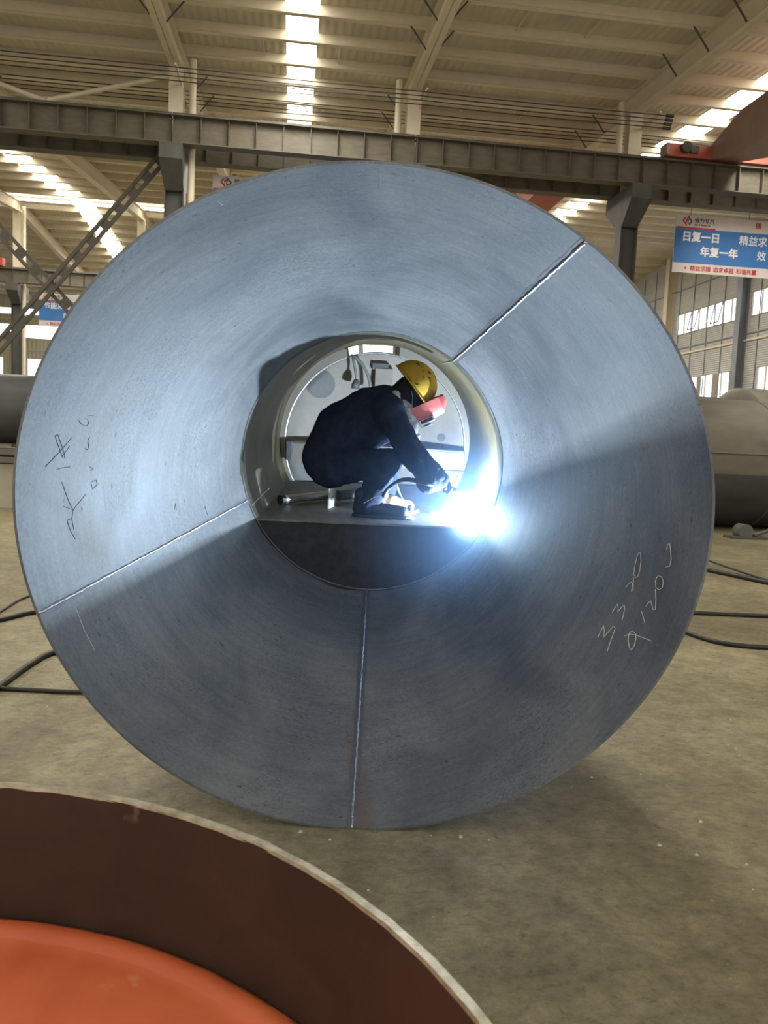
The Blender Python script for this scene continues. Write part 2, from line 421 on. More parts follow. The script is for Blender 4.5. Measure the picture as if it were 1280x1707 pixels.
wall_x('wall_left', XL-.12, YN, YF, zroof(Y2)+.2, [], 'wall_sheet')

# ---- columns, stubs, downpipes
def column(x, y, label, ztop=8.72, stubtop=None, pipe=-.42, pz=9.47):
    t = thing('column', label, 'column', (x, y, 0), 'hall columns')
    MB().box((x-.25, y-.20, 0), (x-.22, y+.20, ztop)).box((x+.22, y-.20, 0), (x+.25, y+.20, ztop)).box((x-.22, y-.015, 0), (x+.22, y+.015, ztop)).build('shaft', 'column_paint', t)
    m = MB()
    m.hexa([(x-.24, y-.2, ztop-.95), (x+.24, y-.2, ztop-.95), (x+.24, y+.2, ztop-.95), (x-.24, y+.2, ztop-.95), (x-.29, y-.88, ztop-.35), (x+.29, y-.88, ztop-.35), (x+.29, y+.88, ztop-.35), (x-.29, y+.88, ztop-.35)])
    m.box((x-.29, y-.88, ztop-.35), (x+.29, y+.88, ztop+.03))
    m.build('corbel', 'column_paint', t, bevel=.015)
    zt = stubtop or zs(y)+.1
    MB().box((x-.18, y-.17, ztop+.03), (x+.18, y-.15, zt)).box((x-.18, y+.15, ztop+.03), (x+.18, y+.17, zt)).box((x-.012, y-.15, ztop+.03), (x+.012, y+.15, zt)).build('upper_shaft', 'hall_paint', t)
    MB().box((x-.32, y-.28, 0), (x+.32, y+.28, .04)).build('base_plate', 'column_paint', t)
    if pipe: MB().cyl((x+pipe, y-.1, pz), (x+pipe, y-.1, zs(y)+.25), .085, 14).build('downpipe', 'hall_paint', t, smooth=False)
    return t
column(-9.4, Y1, 'grey steel hall column left of the crossed braces')
column(-3.2, Y1, 'grey steel hall column where the long lattice brace meets the crane beam', pipe=.42, pz=0)
column(3.0, Y1, 'hall column behind the top of the cone, only its pale upper stub in view', pipe=-.42)
column(9.2, Y1, 'grey steel hall column just left of the large blue banner', pipe=-.42)
column(-14.3, Y2, 'far hall column at the left behind the crossed braces', pipe=.36, pz=0)
column(-8.1, Y2, 'distant hall column hidden behind the upper left of the cone', pipe=None)
for y, top_, ma in ((37.0, 12.9, 'wall_steel'), (29.5, 12.2, 'wall_steel'), (44.8, 12.9, 'hall_paint'), (52.5, 12.5, 'wall_steel')):
    struct(MB().box((XW-.45, y-.22, 0), (XW-.42, y+.22, top_)).box((XW-.03, y-.22, 0), (XW, y+.22, top_)).box((XW-.42, y-.02, 0), (XW-.03, y+.02, top_)).build('wall_post', ma))

# ---- crane runway girders (one per bay), with web stiffeners
GT, GB = 9.45, 8.76
def girder(x0, x1, y, label, front=-1, group='crane runway girders'):
    t = thing('crane_girder', label, 'crane beam', (x0, y, GB), group)
    MB().box((x0+.01, y-.008, GB+.02), (x1-.01, y+.008, GT-.02)).build('web', 'girder_paint', t)
    MB().box((x0+.01, y-.19, GT-.025), (x1-.01, y+.19, GT)).build('top_flange', 'girder_paint', t)
    MB().box((x0+.01, y-.17, GB), (x1-.01, y+.17, GB+.025)).build('bottom_flange', 'girder_paint', t)
    MB().box((x0+.01, y-.04, GT), (x1-.01, y+.04, GT+.09)).build('rail', 'column_paint', t)
    n = 9; first = None
    for i in range(n):
        x = x0+(x1-x0)*(i+.02)/n+.02
        if first is None:
            first = MB().box((x-.007, y-.15, GB+.025), (x+.007, y-.008, GT-.025)).box((x-.007, y+.008, GB+.025), (x+.007, y+.15, GT-.025)).build('stiffener', 'girder_paint', t); fx = x
        else:
            c = first.copy(); COL.objects.link(c); c.location = (x-fx, 0, 0); c.parent = t; OFF[c.name] = OFF[t.name]
    return t
near = ['at the far left edge', 'above the lattice brace', 'over the top of the cone left of centre', 'over the top right of the cone', 'under the red crane at right']
for i, x in enumerate([-9.4, -3.2, 3.0, 9.2]):
    girder(x, x+BAY, 21.0, 'front dark stiffened crane beam, '+near[i+1])
    girder(x, x+BAY, 22.3, 'rear dark crane beam of the pair, '+near[i+1])
girder(-20.5, -14.3, Y2-.65, 'distant crane beam at the left edge of the picture carrying a red crane end')
girder(-14.3, -8.1, Y2-.65, 'distant crane beam behind the crossing point of the braces')

# ---- bracing between the two left columns
def lattice_brace(p, q, label, holes):
    t = thing('lattice_brace', label, 'brace', tuple(p), 'crossed column braces')
    p, q = V3(p), V3(q); d = (q-p)/np.linalg.norm(q-p); n = np.cross(d, [0, 1, 0]); n /= np.linalg.norm(n)
    for s in (-1, 1): MB().beam(p+n*s*.105, q+n*s*.105, .09, .075, (0, 1, 0)).build('angle_bar', 'brace_paint', t)
    L = np.linalg.norm(q-p); k = int(L/.55); first = None
    for i in range(k+1):
        c = p+d*(i*.55+.1)
        if first is None: first = MB().beam(c, c+d*.26, .16, .02, (0, 1, 0)).build('batten_plate', 'brace_paint', t); c0 = c
        else:
            b = first.copy(); COL.objects.link(b); b.location = Vector(c-c0); b.parent = t; OFF[b.name] = OFF[t.name]
lattice_brace((-3.45, Y1, 8.75), (-9.15, Y1, 1.6), 'double-angle steel brace rising right to the column top', 1)
lattice_brace((-9.15, Y1+.12, 8.15), (-3.45, Y1+.12, 2.1), 'double-angle steel brace falling right behind the cone edge', 1)
m1 = MB().tube([(-6.35, 21.5, 9.75), (-3.4, 21.5, 10.62)], .06, 10).build('chevron_brace', 'hall_paint', loc=(-6.3, 21.5, 9.7)); tag(m1, 'pale tube brace sloping up right to the column stub above the crane beam', 'brace')
m1 = MB().tube([(-6.35, 21.62, 9.75), (-9.2, 21.62, 10.55)], .06, 10).build('chevron_brace', 'hall_paint', loc=(-6.3, 21.6, 9.7)); tag(m1, 'pale tube brace sloping up left to the picture edge above the crane beam', 'brace')

# ---- bare trolley wires
def wires(y, z0, n, xr, rows):
    for i in range(n):
        z = z0-.085*i; yy = y+.05*i
        pts = [(x, yy, z-.02*math.sin(math.pi*((x+9.4) % BAY)/BAY)) for x in np.linspace(-12, xr, 60)]
        o = MB().tube(pts, .013, 6).build('trolley_wire', 'wire', loc=(-12, yy, z))
        tag(o, rows, 'wire', rows)
wires(20.35, 10.36, 4, 9.55, 'bare black trolley wires strung along in front of the column stubs')
wires(22.85, 10.84, 4, 15.5, 'bare black trolley wires strung along behind the column stubs')
for i in range(4):
    o = MB().cyl((9.52, 20.35+.05*i, 10.36-.085*i), (9.72, 20.35+.05*i, 10.36-.085*i), .04, 12).build('insulator', 'black_plastic', loc=(9.52, 20.35+.05*i, 10.36-.085*i))
    tag(o, 'small round black insulator at the wire ends right of the column stub', 'insulator', 'wire insulators')
for x in (-3.2, 3.0, 9.2):
    struct(MB().beam((x+.15, 20.3, 10.42), (x+.15, Y1, 10.42), .05, .05).build('wire_bracket', 'hall_paint'))

# ---- overhead cranes
t = thing('overhead_crane', 'reddish overhead crane riding on the beam at the upper right', 'crane', (11.2, 21, 9.5))
MB().box((9.85, 20.86, 9.56), (13.6, 21.14, 9.90)).build('end_carriage', 'crane_red', t, bevel=.01)
m = MB()
Ys = [21.1, 19.6, 14.0, 8.2]; zb_ = [9.62, 9.25, 9.25, 9.25]; zt_ = [9.92, 10.35, 10.35, 10.35]
for i in range(3):
    a, b = i, i+1
    m.hexa([(11.15, Ys[a], zb_[a]), (12.0, Ys[a], zb_[a]), (12.0, Ys[b], zb_[b]), (11.15, Ys[b], zb_[b]), (11.15, Ys[a], zt_[a]), (12.0, Ys[a], zt_[a]), (12.0, Ys[b], zt_[b]), (11.15, Ys[b], zt_[b])])
m.build('box_girder', 'crane_faded', t)
MB().box((9.82, 20.8, 9.58), (9.9, 21.2, 9.88)).build('buffer_plate', 'crane_faded', t)
MB().cyl((10.35, 20.7, 9.78), (10.35, 20.86, 9.78), .14, 20).build('wheel', 'wire', t)
MB().box((10.5, 20.78, 9.66), (10.72, 20.86, 9.86)).build('motor', 'column_paint', t)
t = thing('overhead_crane', 'red-brown overhead crane girder crossing the next bay behind the cone top', 'crane', (7.8, 22.3, 9.5))
MB().box((7.12, 22.58, 9.2), (8.08, Y2-.9, 9.78)).build('box_girder', 'crane_red', t)
MB().box((6.7, 22.15, 9.55), (8.5, 22.57, 9.72)).build('end_carriage', 'crane_red', t)
t = thing('crane_end_carriage', 'red crane end carriage on the far beam at the left picture edge', 'crane', (-16, Y2-.65, 9.5))
MB().box((-17.5, Y2-.85, 9.56), (-14.75, Y2-.45, 9.95)).build('carriage_body', 'crane_red', t)
MB().add([(-15.75, Y2-.86, 9.62), (-15.45, Y2-.86, 9.62), (-15.6, Y2-.86, 9.88), (-15.75, Y2-.85, 9.62), (-15.45, Y2-.85, 9.62), (-15.6, Y2-.85, 9.88)], [(0, 1, 2), (3, 5, 4), (0, 3, 4, 1), (1, 4, 5, 2), (2, 5, 3, 0)]).build('triangle_mark', 'scribe', t)

# ---- banners
XD, ZD = (1, 0, 0), (0, 0, 1)
def star(mb, c, r, y):
    pts = [(c[0]+(r if i % 2 == 0 else r*.4)*math.sin(math.pi*i/5), y, c[1]+(r if i % 2 == 0 else r*.4)*math.cos(math.pi*i/5)) for i in range(10)]
    mb.add([(c[0], y, c[1])]+pts, [(0, 1+i, 1+(i+1) % 10) for i in range(10)])
def logo(t, x, z, h, y):
    """two interlocked angular hooks around a small red core"""
    m = MB(); w = h*.55
    def bar(p, q, wd, mb): mb.beam((x+p[0]*w, y, z+p[1]*h), (x+q[0]*w, y, z+q[1]*h), wd*h, .006, (0, 1, 0))
    bar((-.05, -.5), (-1, .05), .13, m); bar((-1, .0), (-.35, .42), .13, m)
    m2 = MB(); bar((.05, .5), (1, -.05), .13, m2); bar((1, 0), (.35, -.42), .13, m2)
    m3 = MB(); bar((-.4, .1), (.4, .16), .09, m3); bar((-.3, -.25), (-.05, .32), .09, m3); bar((.1, -.3), (.1, .3), .09, m3); bar((.1, -.28), (.45, -.2), .09, m3)
    for mm, ma in ((m, 'banner_red'), (m2, 'letter_black'), (m3, 'banner_red')): mm.build('emblem', ma, t)
def banner(x, y, zt, hgt, wid, label, rows, foot, head=True, cn_name=True):
    t = thing('hanging_banner', label, 'banner', (x, y, zt-hgt))
    MB().box((x, y, zt-hgt), (x+wid, y+.03, zt)).build('board', 'banner_white', t)
    yb = y-.006
    MB().box((x, yb, zt-.83*hgt), (x+wid, y, zt-.23*hgt)).build('blue_panel', 'banner_blue', t)
    MB().box((x+.02, yb-.003, zt-.235*hgt), (x+1.25*hgt/1.66, yb, zt-.205*hgt)).build('red_stripe', 'banner_red', t)
    k = hgt/1.66
    logo(t, x+.36*k, zt-.17*k, .26*k, yb)
    if cn_name:
        text_mb('铸力专汽', (x+.58*k, yb, zt-.2*k), XD, ZD, .155*k, .008).build('lettering', 'letter_black', t)
        text_mb('zhu li zhuan qi', (x+.58*k, yb, zt-.29*k), XD, ZD, .085*k, .015).build('lettering', 'letter_black', t)
    for (s, dx, dz, size, ma) in rows:
        text_mb(s, (x+dx*k, yb-.002, zt-dz*k), XD, ZD, size*k, .030 if '一' in s else .008).build('lettering', ma, t)
    m = MB(); star(m, (x+foot[0]*k, zt-1.525*k), .06*k, yb); m.build('star', 'banner_red', t)
    for s, dx in foot[1]:
        text_mb(s, (x+dx*k, yb, zt-1.58*k), XD, ZD, .165*k, .008).build('lettering', 'banner_red', t)
    for fx in (.1, .5, .9):
        MB().cyl((x+wid*fx, y+.015, zt), (x+wid*fx, y+.015, zt+.28), .008, 6).build('hanger', 'wire', t)
    return t
banner(11.06, 22.5, 8.56, 1.66, 4.6, 'large blue and white slogan banner under the crane beam at right',
       [('日复一日', .22, .72, .30, 'letter_white'), ('精益求', 2.02, .72, .30, 'letter_white'), ('年复一年', .82, 1.13, .30, 'letter_white'), ('效', 2.62, 1.13, .30, 'letter_white'), ('铸', 2.50, .23, .2, 'banner_red')],
       (.40, [('精益求精', .54), ('追求卓越', 1.27), ('和谐共赢', 2.0)]))
banner(-13.45, 44.1, 8.56, 1.72, 4.6, 'small distant blue slogan banner beneath the far beam at left',
       [('节能减排', .22, .74, .34, 'letter_white'), ('全', 1.95, .74, .34, 'letter_white'), ('降', 1.2, 1.25, .34, 'letter_white')], (.40, [('精益求精', .54)]))
t = banner(-2.33, 22.5, 8.58, 1.66, 4.6, 'partly hidden white banner with red emblem peeking over the cone at upper left', [], (.4, []))

# ---- horizontal tanks at the sides
def tank_shell(t, xa, xb, y, z, r, mat, n=64, m_=None):
    m = MB(); k = 28
    prof = [(xa-.0, 0)]+[(xa-.22*math.cos(a), r*math.sin(a)) for a in np.linspace(.2, math.pi/2, 6)]+[(xa+(xb-xa)*i/8, r) for i in range(1, 9)]+[(xb+.22*math.cos(a), r*math.sin(a)) for a in np.linspace(math.pi/2, .2, 6)][1:]+[(xb+.22, 0)]
    prof[0] = (xa-.22, 0)
    vs = []; fs = []
    for (x, rr) in prof: vs += [(x, y+max(rr, .002)*math.cos(2*math.pi*i/n), z+max(rr, .002)*math.sin(2*math.pi*i/n)) for i in range(n)]
    for j in range(len(prof)-1):
        fs += [(j*n+i, j*n+(i+1) % n, (j+1)*n+(i+1) % n, (j+1)*n+i) for i in range(n)]
    m.add(vs, fs)
    o = m.build('shell', mat, t); smooth_by_angle(o, 40); return o
t = thing('steel_tank', 'dark horizontal steel tank lying on the floor right of the cone', 'tank', (11, 16.1, 0))
tank_shell(t, 6.9, 15.0, 16.1, 1.39, 1.37, 'tank_steel')
m = MB(); aa = np.linspace(math.pi-.154+.31, 2*math.pi+.154-.31, 48)      # lower course of plate, shade put into its darker colour
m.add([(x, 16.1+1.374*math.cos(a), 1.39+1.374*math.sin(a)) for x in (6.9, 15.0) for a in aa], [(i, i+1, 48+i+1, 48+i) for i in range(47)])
smooth_by_angle(m.build('lower_plate_shade', 'tank_dark', t), 40)
MB().tube([(6.9, 14.74, 1.60), (15, 14.74, 1.60)], .022, 8).build('seam', 'tank_steel', t)
for xs in (9.9, 12.5):
    MB().tube([(xs, 16.1+1.372*math.cos(a), 1.39+1.372*math.sin(a)) for a in np.linspace(0, 2*math.pi, 60)], .014, 6).build('ring_weld', 'tank_steel', t)
t = thing('steel_tank', 'taller pale steel tank lying behind the dark tank at right', 'tank', (13, 19.4, 0))
tank_shell(t, 11.55, 15.2, 19.4, 1.66, 1.66, 'tank_steel')
t = thing('steel_tank', 'long steel tank whose top edge shows left of the taller pale tank', 'tank', (9, 19.3, 0))
tank_shell(t, 6.0, 10.9, 19.3, 1.52, 1.52, 'tank_dark')
for (x, y, lab) in ((8.55, 13.75, 'grey wheel chock on the floor in front of the dark tank at right'),):
    t = thing('tank_roller', lab, 'roller', (x, y, 0))
    MB().cyl((x, y-.12, .14), (x, y+.12, .14), .14, 24).build('wheel', 'cap_patch', t)
    MB().box((x-.28, y-.18, 0), (x+.5, y+.18, .05)).build('base', 'column_paint', t)
o = MB().tube([(8.75, 13.7, .06), (9.3, 13.9, .2), (10.4, 14.1, .45)], .035, 8).build('steel_bar', 'column_paint', loc=(8.75, 13.7, 0)); tag(o, 'dark steel bar leaning from the chock towards the right picture edge', 'bar')
t = thing('steel_tank', 'grey horizontal steel tank raised on a stand at the left edge', 'tank', (-7, 15.7, 1.1))
tank_shell(t, -12, -4.1, 15.75, 1.84, .66, 'tank_dark')
t = thing('tank_stand', 'beige steel stand with long rails under the raised tank at left', 'stand', (-7, 15.4, 0))
MB().box((-12.5, 15.2, 0), (-3.9, 16.4, .82)).build('panel', 'stand_paint', t)
for z0 in (.84, .99): MB().box((-12.5, 15.12, z0), (-3.9, 15.3, z0+.11)).build('rail', 'tank_steel', t)
MB().box((-12.5, 15.3, .82), (-3.9, 16.4, 1.10)).build('deck', 'column_paint', t)
for x in (-11, -7.5, -4.6): MB().box((x-.1, 15.4, 1.1), (x+.1, 16.1, 1.19)).build('saddle', 'column_paint', t)

# ================================================================== CONE + BARREL (one welded tank)
AX = V3([0.11463949, 0.98992726, 0.08307707]); E1 = V3([0.99336119, -0.11503716, 0]); E2 = V3([-0.00955695, -0.08252554, 0.99654313])
C1 = V3([.2817, 2.8684, 1.2505]); LC, LB = 1.8484, 1.78; R1, R2 = 1.2704, .78
C2 = C1 + AX*LC
def W(u, v, w): return C2 + u*E1 + v*E2 + w*AX
def loc_at(px, py, w):
    d = ray(px, py); P0 = C2 + AX*w; tt = ((P0-CAM)@AX)/(d@AX); q = CAM+d*tt-C2
    return V3([q@E1, q@E2, w])
def loc_on_v(px, py, v):
    d = ray(px, py); P0 = C2+E2*v; tt = ((P0-CAM)@E2)/(d@E2); q = CAM+d*tt-C2
    return V3([q@E1, q@E2, q@AX])
def R_at(th, w):
    if w >= 0: return R2
    k = -w/LC
    return R2+(R1-R2)*k + R1*.01673*k*math.cos(2*(th+.0366))
def on_shell(px, py, eps=.0):
    d = ray(px, py); lo, hi = 2.0, 9.0
    def inside(s):
        q = CAM+d*s-C2; u, v, w = q@E1, q@E2, q@AX
        if w < -LC: return True
        return math.hypot(u, v) < R_at(math.atan2(v, u), w)
    s = lo
    while inside(s) and s < hi: s += .02
    a, b = s-.02, s
    for _ in range(20):
        mm = (a+b)/2
        if inside(mm): a = mm
        else: b = mm
    q = CAM+d*(a-.0)-C2; u, v, w = q@E1, q@E2, q@AX
    k = 1-eps/max(.1, math.hypot(u, v)); return W(u*k, v*k, w)
cone = thing('tank_cone', 'huge blue-grey steel cone with short barrel, open end towards the viewer', 'tank', tuple(W(0, -1.25, -LC)))
def shell(wa, wb, nw, nth, th, mat, name):
    m = MB(); vs = []; fs = []
    ws = np.linspace(wa, wb, nw+1)
    for side in (0, 1):
        for w in ws:
            for i in range(nth):
                a = 2*math.pi*i/nth; r = R_at(a, w)+side*th
                vs.append(W(r*math.cos(a), r*math.sin(a), w))
    N = (nw+1)*nth
    for j in range(nw):
        for i in range(nth):
            a, b, c, d = j*nth+i, j*nth+(i+1) % nth, (j+1)*nth+(i+1) % nth, (j+1)*nth+i
            fs.append((a, b, c, d)); fs.append((N+a, N+d, N+c, N+b))
    for j in (0, nw):
        for i in range(nth):
            a, b = j*nth+i, j*nth+(i+1) % nth
            fs.append((a, b, N+b, N+a) if j else (a, N+a, N+b, b))
    m.add(vs, fs); o = m.build(name, mat, cone); return smooth_by_angle(o, 40)
cs = shell(-LC, 0, 24, 256, .010, 'mill_steel', 'cone_shell')
bs = shell(.0005, LB, 16, 160, .010, 'barrel_steel', 'barrel_shell')
# seams run along generator lines
def gen_line(deg, wa, wb, inset, n=60, jit=.0):
    a = math.radians(deg); pts = []
    for i in range(n+1):
        w = wa+(wb-wa)*i/n; r = R_at(a, w)-inset
        da = jit*(random.random()-.5)/r
        pts.append(W(r*math.cos(a+da), r*math.sin(a+da), w))
    return pts
for deg in (-161.4, 54.3, -90.0):
    pts = gen_line(deg, -LC, 0, .001, 150, .004)
    MB().tube(pts, [.0055+.0025*random.random() for _ in pts], 8).build('weld_seam', 'bead', cs, smooth=True)
    m = MB(); a = math.radians(deg); vs = []; n = 40      # heat-stained strip that hugs the plate
    for i in range(n+1):
        w = -LC+LC*i/n
        for s in (-1, 0, 1):
            hw = .022+.008*noise.noise(Vector((w*9, s*3, deg)))
            aa = a+s*hw/R_at(a, w); r = R_at(aa, w)-.0012
            vs.append(W(r*math.cos(aa), r*math.sin(aa), w))
    m.add(vs, [(i*3+k, i*3+k+1, i*3+k+4, i*3+k+3) for i in range(n) for k in (0, 1)]); m.build('heat_stain', 'scorched', cs)
for deg in (-158.5, 54.3):
    pts = gen_line(deg, .01, .75, .001, 50, .003)
    MB().tube(pts, [.005+.002*random.random() for _ in pts], 8).build('weld_seam', 'bead', bs, smooth=True)
# uneven heat band along the girth joint
m = MB(); vs = []; n = 220
for i in range(n+1):
    a = 2*math.pi*i/n
    k = .5+.9*noise.noise(Vector((math.cos(a)*1.6, math.sin(a)*1.6, 3.1)))+.35*noise.noise(Vector((math.cos(a)*6, math.sin(a)*6, 1.1)))
    w0 = -.02-.05*max(0, noise.noise(Vector((math.cos(a)*2.3, math.sin(a)*2.3, 8))))
    w1 = .06+.16*max(0, min(1, k))
    for j in range(5):
        w = w0+(w1-w0)*j/4; r = R_at(a, w)-.0015; vs.append(W(r*math.cos(a), r*math.sin(a), w))
m.add(vs, [(i*5+j, i*5+j+1, (i+1)*5+j+1, (i+1)*5+j) for i in range(n) for j in range(4)])
m.build('heat_band', 'heat_band', bs, smooth=True)

# chalked numbers and scribed marks lie on the plate
def strokes(lists, r, mat, name, parent):
    m = MB()
    for s in lists:
        pts = []
        for (a, b) in zip(s[:-1], s[1:]):
            nn = max(2, int(math.hypot(b[0]-a[0], b[1]-a[1])/4))
            for i in range(nn): t_ = i/nn; pts.append(on_shell(a[0]+(b[0]-a[0])*t_, a[1]+(b[1]-a[1])*t_, .0006))
        pts.append(on_shell(*s[-1], .0006))
        m.tube(pts, r, 6)
    return m.build(name, mat, parent)
def c8(pts): return [(960+x*.25, 860+y*.25) for x, y in pts]
chalk = [c8([(145, 812), (160, 780), (185, 732), (190, 770), (185, 808), (215, 775), (250, 735), (262, 748), (245, 800), (220, 870), (208, 905)]),
         c8([(243, 645), (255, 620), (278, 588), (283, 615), (280, 642), (300, 615), (322, 595), (325, 620), (315, 670), (305, 697)]),
         c8([(333, 478), (350, 455), (372, 440), (378, 460), (370, 505), (382, 495), (385, 410)]),
         c8([(385, 400), (392, 340), (408, 270), (420, 244), (432, 250), (434, 300), (425, 370), (412, 405), (398, 412), (392, 395)]),
         c8([(350, 800), (350, 840), (358, 885), (372, 892), (388, 870), (400, 820), (398, 785), (380, 768), (360, 775), (350, 800)]), c8([(322, 802), (360, 788), (400, 795), (460, 818), (505, 836)]),
         c8([(437, 635), (445, 660), (460, 715)]),
         c8([(468, 605), (480, 582), (498, 566), (505, 590), (515, 625), (530, 625), (534, 560), (530, 490)]),
         c8([(540, 405), (530, 440), (535, 480), (556, 493), (578, 475), (583, 435), (570, 405), (550, 400), (540, 412)]),
         c8([(605, 225), (612, 190), (625, 185), (632, 230), (636, 290), (626, 335), (600, 342)]),
         [(363, 335), (371, 342)]]
for grp in ([0], [1], [2], [3], [4, 5], [6], [7], [8], [9]): strokes([chalk[i] for i in grp], .0015, 'chalk', 'chalk_digit', cs)
for c_ in chalk[10:]: strokes([c_], .0012, 'chalk', 'chalk_tick', cs)
strokes([[(126, 1012), (140, 1050), (158, 1085)]], .0008, 'chalk', 'chalk_line', cs)
strokes([[(634, 287), (634, 300), (630, 317)]], .001, 'chalk', 'chalk_line', cs)
def c5(pts): return [(40+x*.3125, 600+y*.3125) for x, y in pts]
scr = [c5([(112, 570), (190, 490), (255, 415)]), c5([(165, 405), (180, 398), (195, 440), (215, 500), (218, 525), (205, 520), (180, 450), (165, 405)]), c5([(200, 515), (230, 480), (242, 455)]),
       c5([(290, 320), (310, 345), (330, 355), (345, 340), (340, 318), (325, 312)]), c5([(345, 295), (370, 297)]), c5([(325, 470), (335, 480), (345, 465), (340, 430), (350, 412)]),
       c5([(175, 583), (205, 575), (245, 570)]), c5([(200, 650), (215, 690), (240, 760), (262, 800), (330, 715)]), c5([(210, 780), (262, 800), (255, 845), (228, 855), (245, 905), (272, 955)]), c5([(255, 850), (265, 905)]),
       c5([(350, 570), (370, 580), (355, 590)]), c5([(360, 650), (385, 640), (390, 665), (365, 690), (358, 660)]), c5([(965, 780), (972, 810), (982, 835)]), c5([(960, 792), (975, 785)]), c5([(800, 800), (808, 765), (812, 800)])]
for k_ in scr: strokes([k_], .0012, 'scribe', 'scribed_mark', cs)

# platform inside the barrel and the half-moon plate that closes it
VP_ = -.36
hc = math.sqrt(R2**2-VP_**2)
m = MB()
m.add([W(-hc, VP_, -.012), W(hc, VP_, -.012), W(hc, VP_, LB-.08), W(-hc, VP_, LB-.08), W(-hc, VP_-.012, -.012), W(hc, VP_-.012, -.012), W(hc, VP_-.012, LB-.08), W(-hc, VP_-.012, LB-.08)],
      [(0, 1, 2, 3), (7, 6, 5, 4), (0, 4, 5, 1), (1, 5, 6, 2), (2, 6, 7, 3), (3, 7, 4, 0)])
m.build('platform_plate', 'platform_steel', cone)
a0 = math.asin(VP_/R2); angs = np.linspace(math.pi-a0, 2*math.pi+a0, 60)
ring_ = [((R2+.004)*math.cos(a), (R2+.004)*math.sin(a)) for a in angs]
m = MB(); n = len(ring_)
m.add([W(u, v-.0, .004) for u, v in ring_]+[W(u, v, .016) for u, v in ring_], [tuple(range(n)), tuple(range(2*n-1, n-1, -1))]+[(i, n+i, n+(i+1) % n, (i+1) % n) for i in range(n)])
m.build('closing_plate', 'plate_steel', cone)
pts = [W((R_at(a, -.008)-.002)*math.cos(a), (R_at(a, -.008)-.002)*math.sin(a), -.006) for a in angs]
MB().tube(pts, [.005+.003*random.random() for _ in pts], 6).build('fillet_weld', 'scorched', cone, smooth=True)
# gusset standing on the platform
g = loc_on_v(547, 848, VP_); gu, gw = g[0], g[2]
m = MB(); hgt = .135
for (p) in (0,):
    m.hexa([W(gu-.004, VP_, gw), W(gu+.004, VP_, gw), W(gu+.045, VP_, gw+.12), W(gu+.037, VP_, gw+.12), W(gu-.004, VP_+hgt, gw), W(gu+.004, VP_+hgt, gw), W(gu+.045, VP_+hgt*.9, gw+.12), W(gu+.037, VP_+hgt*.9, gw+.12)])
m.build('gusset_plate', 'cap_paint', cone)

# dished end closing the barrel, set a little low so daylight comes over it
WE = LB-.03; RE = .742; DV = -.035
cap = MB(); n = 96; vs = []; fs = []
prof = [(0, .10), (.25, .092), (.45, .07), (.6, .035), (.70, .006), (RE, 0)]
for (r, dz) in prof: vs += [W(max(r, .001)*math.cos(2*math.pi*i/n), DV+max(r, .001)*math.sin(2*math.pi*i/n), WE+dz) for i in range(n)]
for (r, dz) in reversed(prof): vs += [W(max(r, .001)*math.cos(2*math.pi*i/n), DV+max(r, .001)*math.sin(2*math.pi*i/n), WE+dz+.012) for i in range(n)]
for j in range(2*len(prof)-1): fs += [(j*n+i, j*n+(i+1) % n, (j+1)*n+(i+1) % n, (j+1)*n+i) for i in range(n)]
cap.add(vs, fs); capo = smooth_by_angle(cap.build('end_plate', 'cap_paint', cone), 40)
pts = [W(RE*math.cos(a), DV+RE*math.sin(a), WE-.006) for a in np.linspace(0, 2*math.pi, 120)]
MB().tube(pts, .010, 8, cap=False).build('rim', 'bright_steel', capo, smooth=True)
m = MB()    # flange ring between barrel and end, leaving slots at the top
def ang_u(px): q = loc_at(px, 592, WE-.02); return math.atan2(q[1], q[0])
slots = [(ang_u(664), ang_u(607)), (ang_u(600), ang_u(584))]
segs = []; prev = slots[0][0]-2*math.pi
segs.append((slots[1][1]-2*math.pi, slots[0][0])); segs.append((slots[0][1], slots[1][0]))
for a, b in segs:
    k = max(4, int((b-a)/.06)); vs = []
    for i in range(k+1):
        an = a+(b-a)*i/k
        for ww in (WE-.03, WE-.01):
            vs.append(W((R2-.001)*math.cos(an), (R2-.001)*math.sin(an), ww)); vs.append(W(RE*math.cos(an), DV+RE*math.sin(an), ww))
    m.add(vs, [q for i in range(k) for q in ((i*4, i*4+1, i*4+5, i*4+4), (i*4+2, i*4+6, i*4+7, i*4+3), (i*4, i*4+4, i*4+6, i*4+2), (i*4+1, i*4+3, i*4+7, i*4+5))]+[(0, 2, 3, 1), (k*4, k*4+1, k*4+3, k*4+2)])
m.build('end_flange', 'cap_paint', capo)
def patch(px, py, rpx, name='round_patch', mat='cap_patch', dw=-.004):
    c = loc_at(px, py, WE); q = loc_at(px+rpx, py, WE); r = abs(q[0]-c[0])
    def dz(u, v):
        rr = math.hypot(u, v-DV); return np.interp(rr, [p[0] for p in prof], [p[1] for p in prof])
    m = MB(); k = 40; vs = [W(c[0], c[1], WE+dz(c[0], c[1])+dw)]
    for j in (1, 2, 3):
        for i in range(k):
            u, v = c[0]+r*j/3*math.cos(2*math.pi*i/k), c[1]+r*j/3*math.sin(2*math.pi*i/k)
            rr = math.hypot(u, v-DV)
            if rr > RE-.015: u, v = u*(RE-.015)/rr, DV+(v-DV)*(RE-.015)/rr
            vs.append(W(u, v, WE+dz(u, v)+dw))
    fs = [(0, 1+i, 1+(i+1) % k) for i in range(k)]+[(1+j*k+i, 1+(j+1)*k+i, 1+(j+1)*k+(i+1) % k, 1+j*k+(i+1) % k) for j in (0, 1) for i in range(k)]
    m.add(vs, fs); m.build(name, mat, capo)
patch(534, 640, 24); patch(505, 800, 44); patch(736, 730, 7); patch(738, 745, 2)
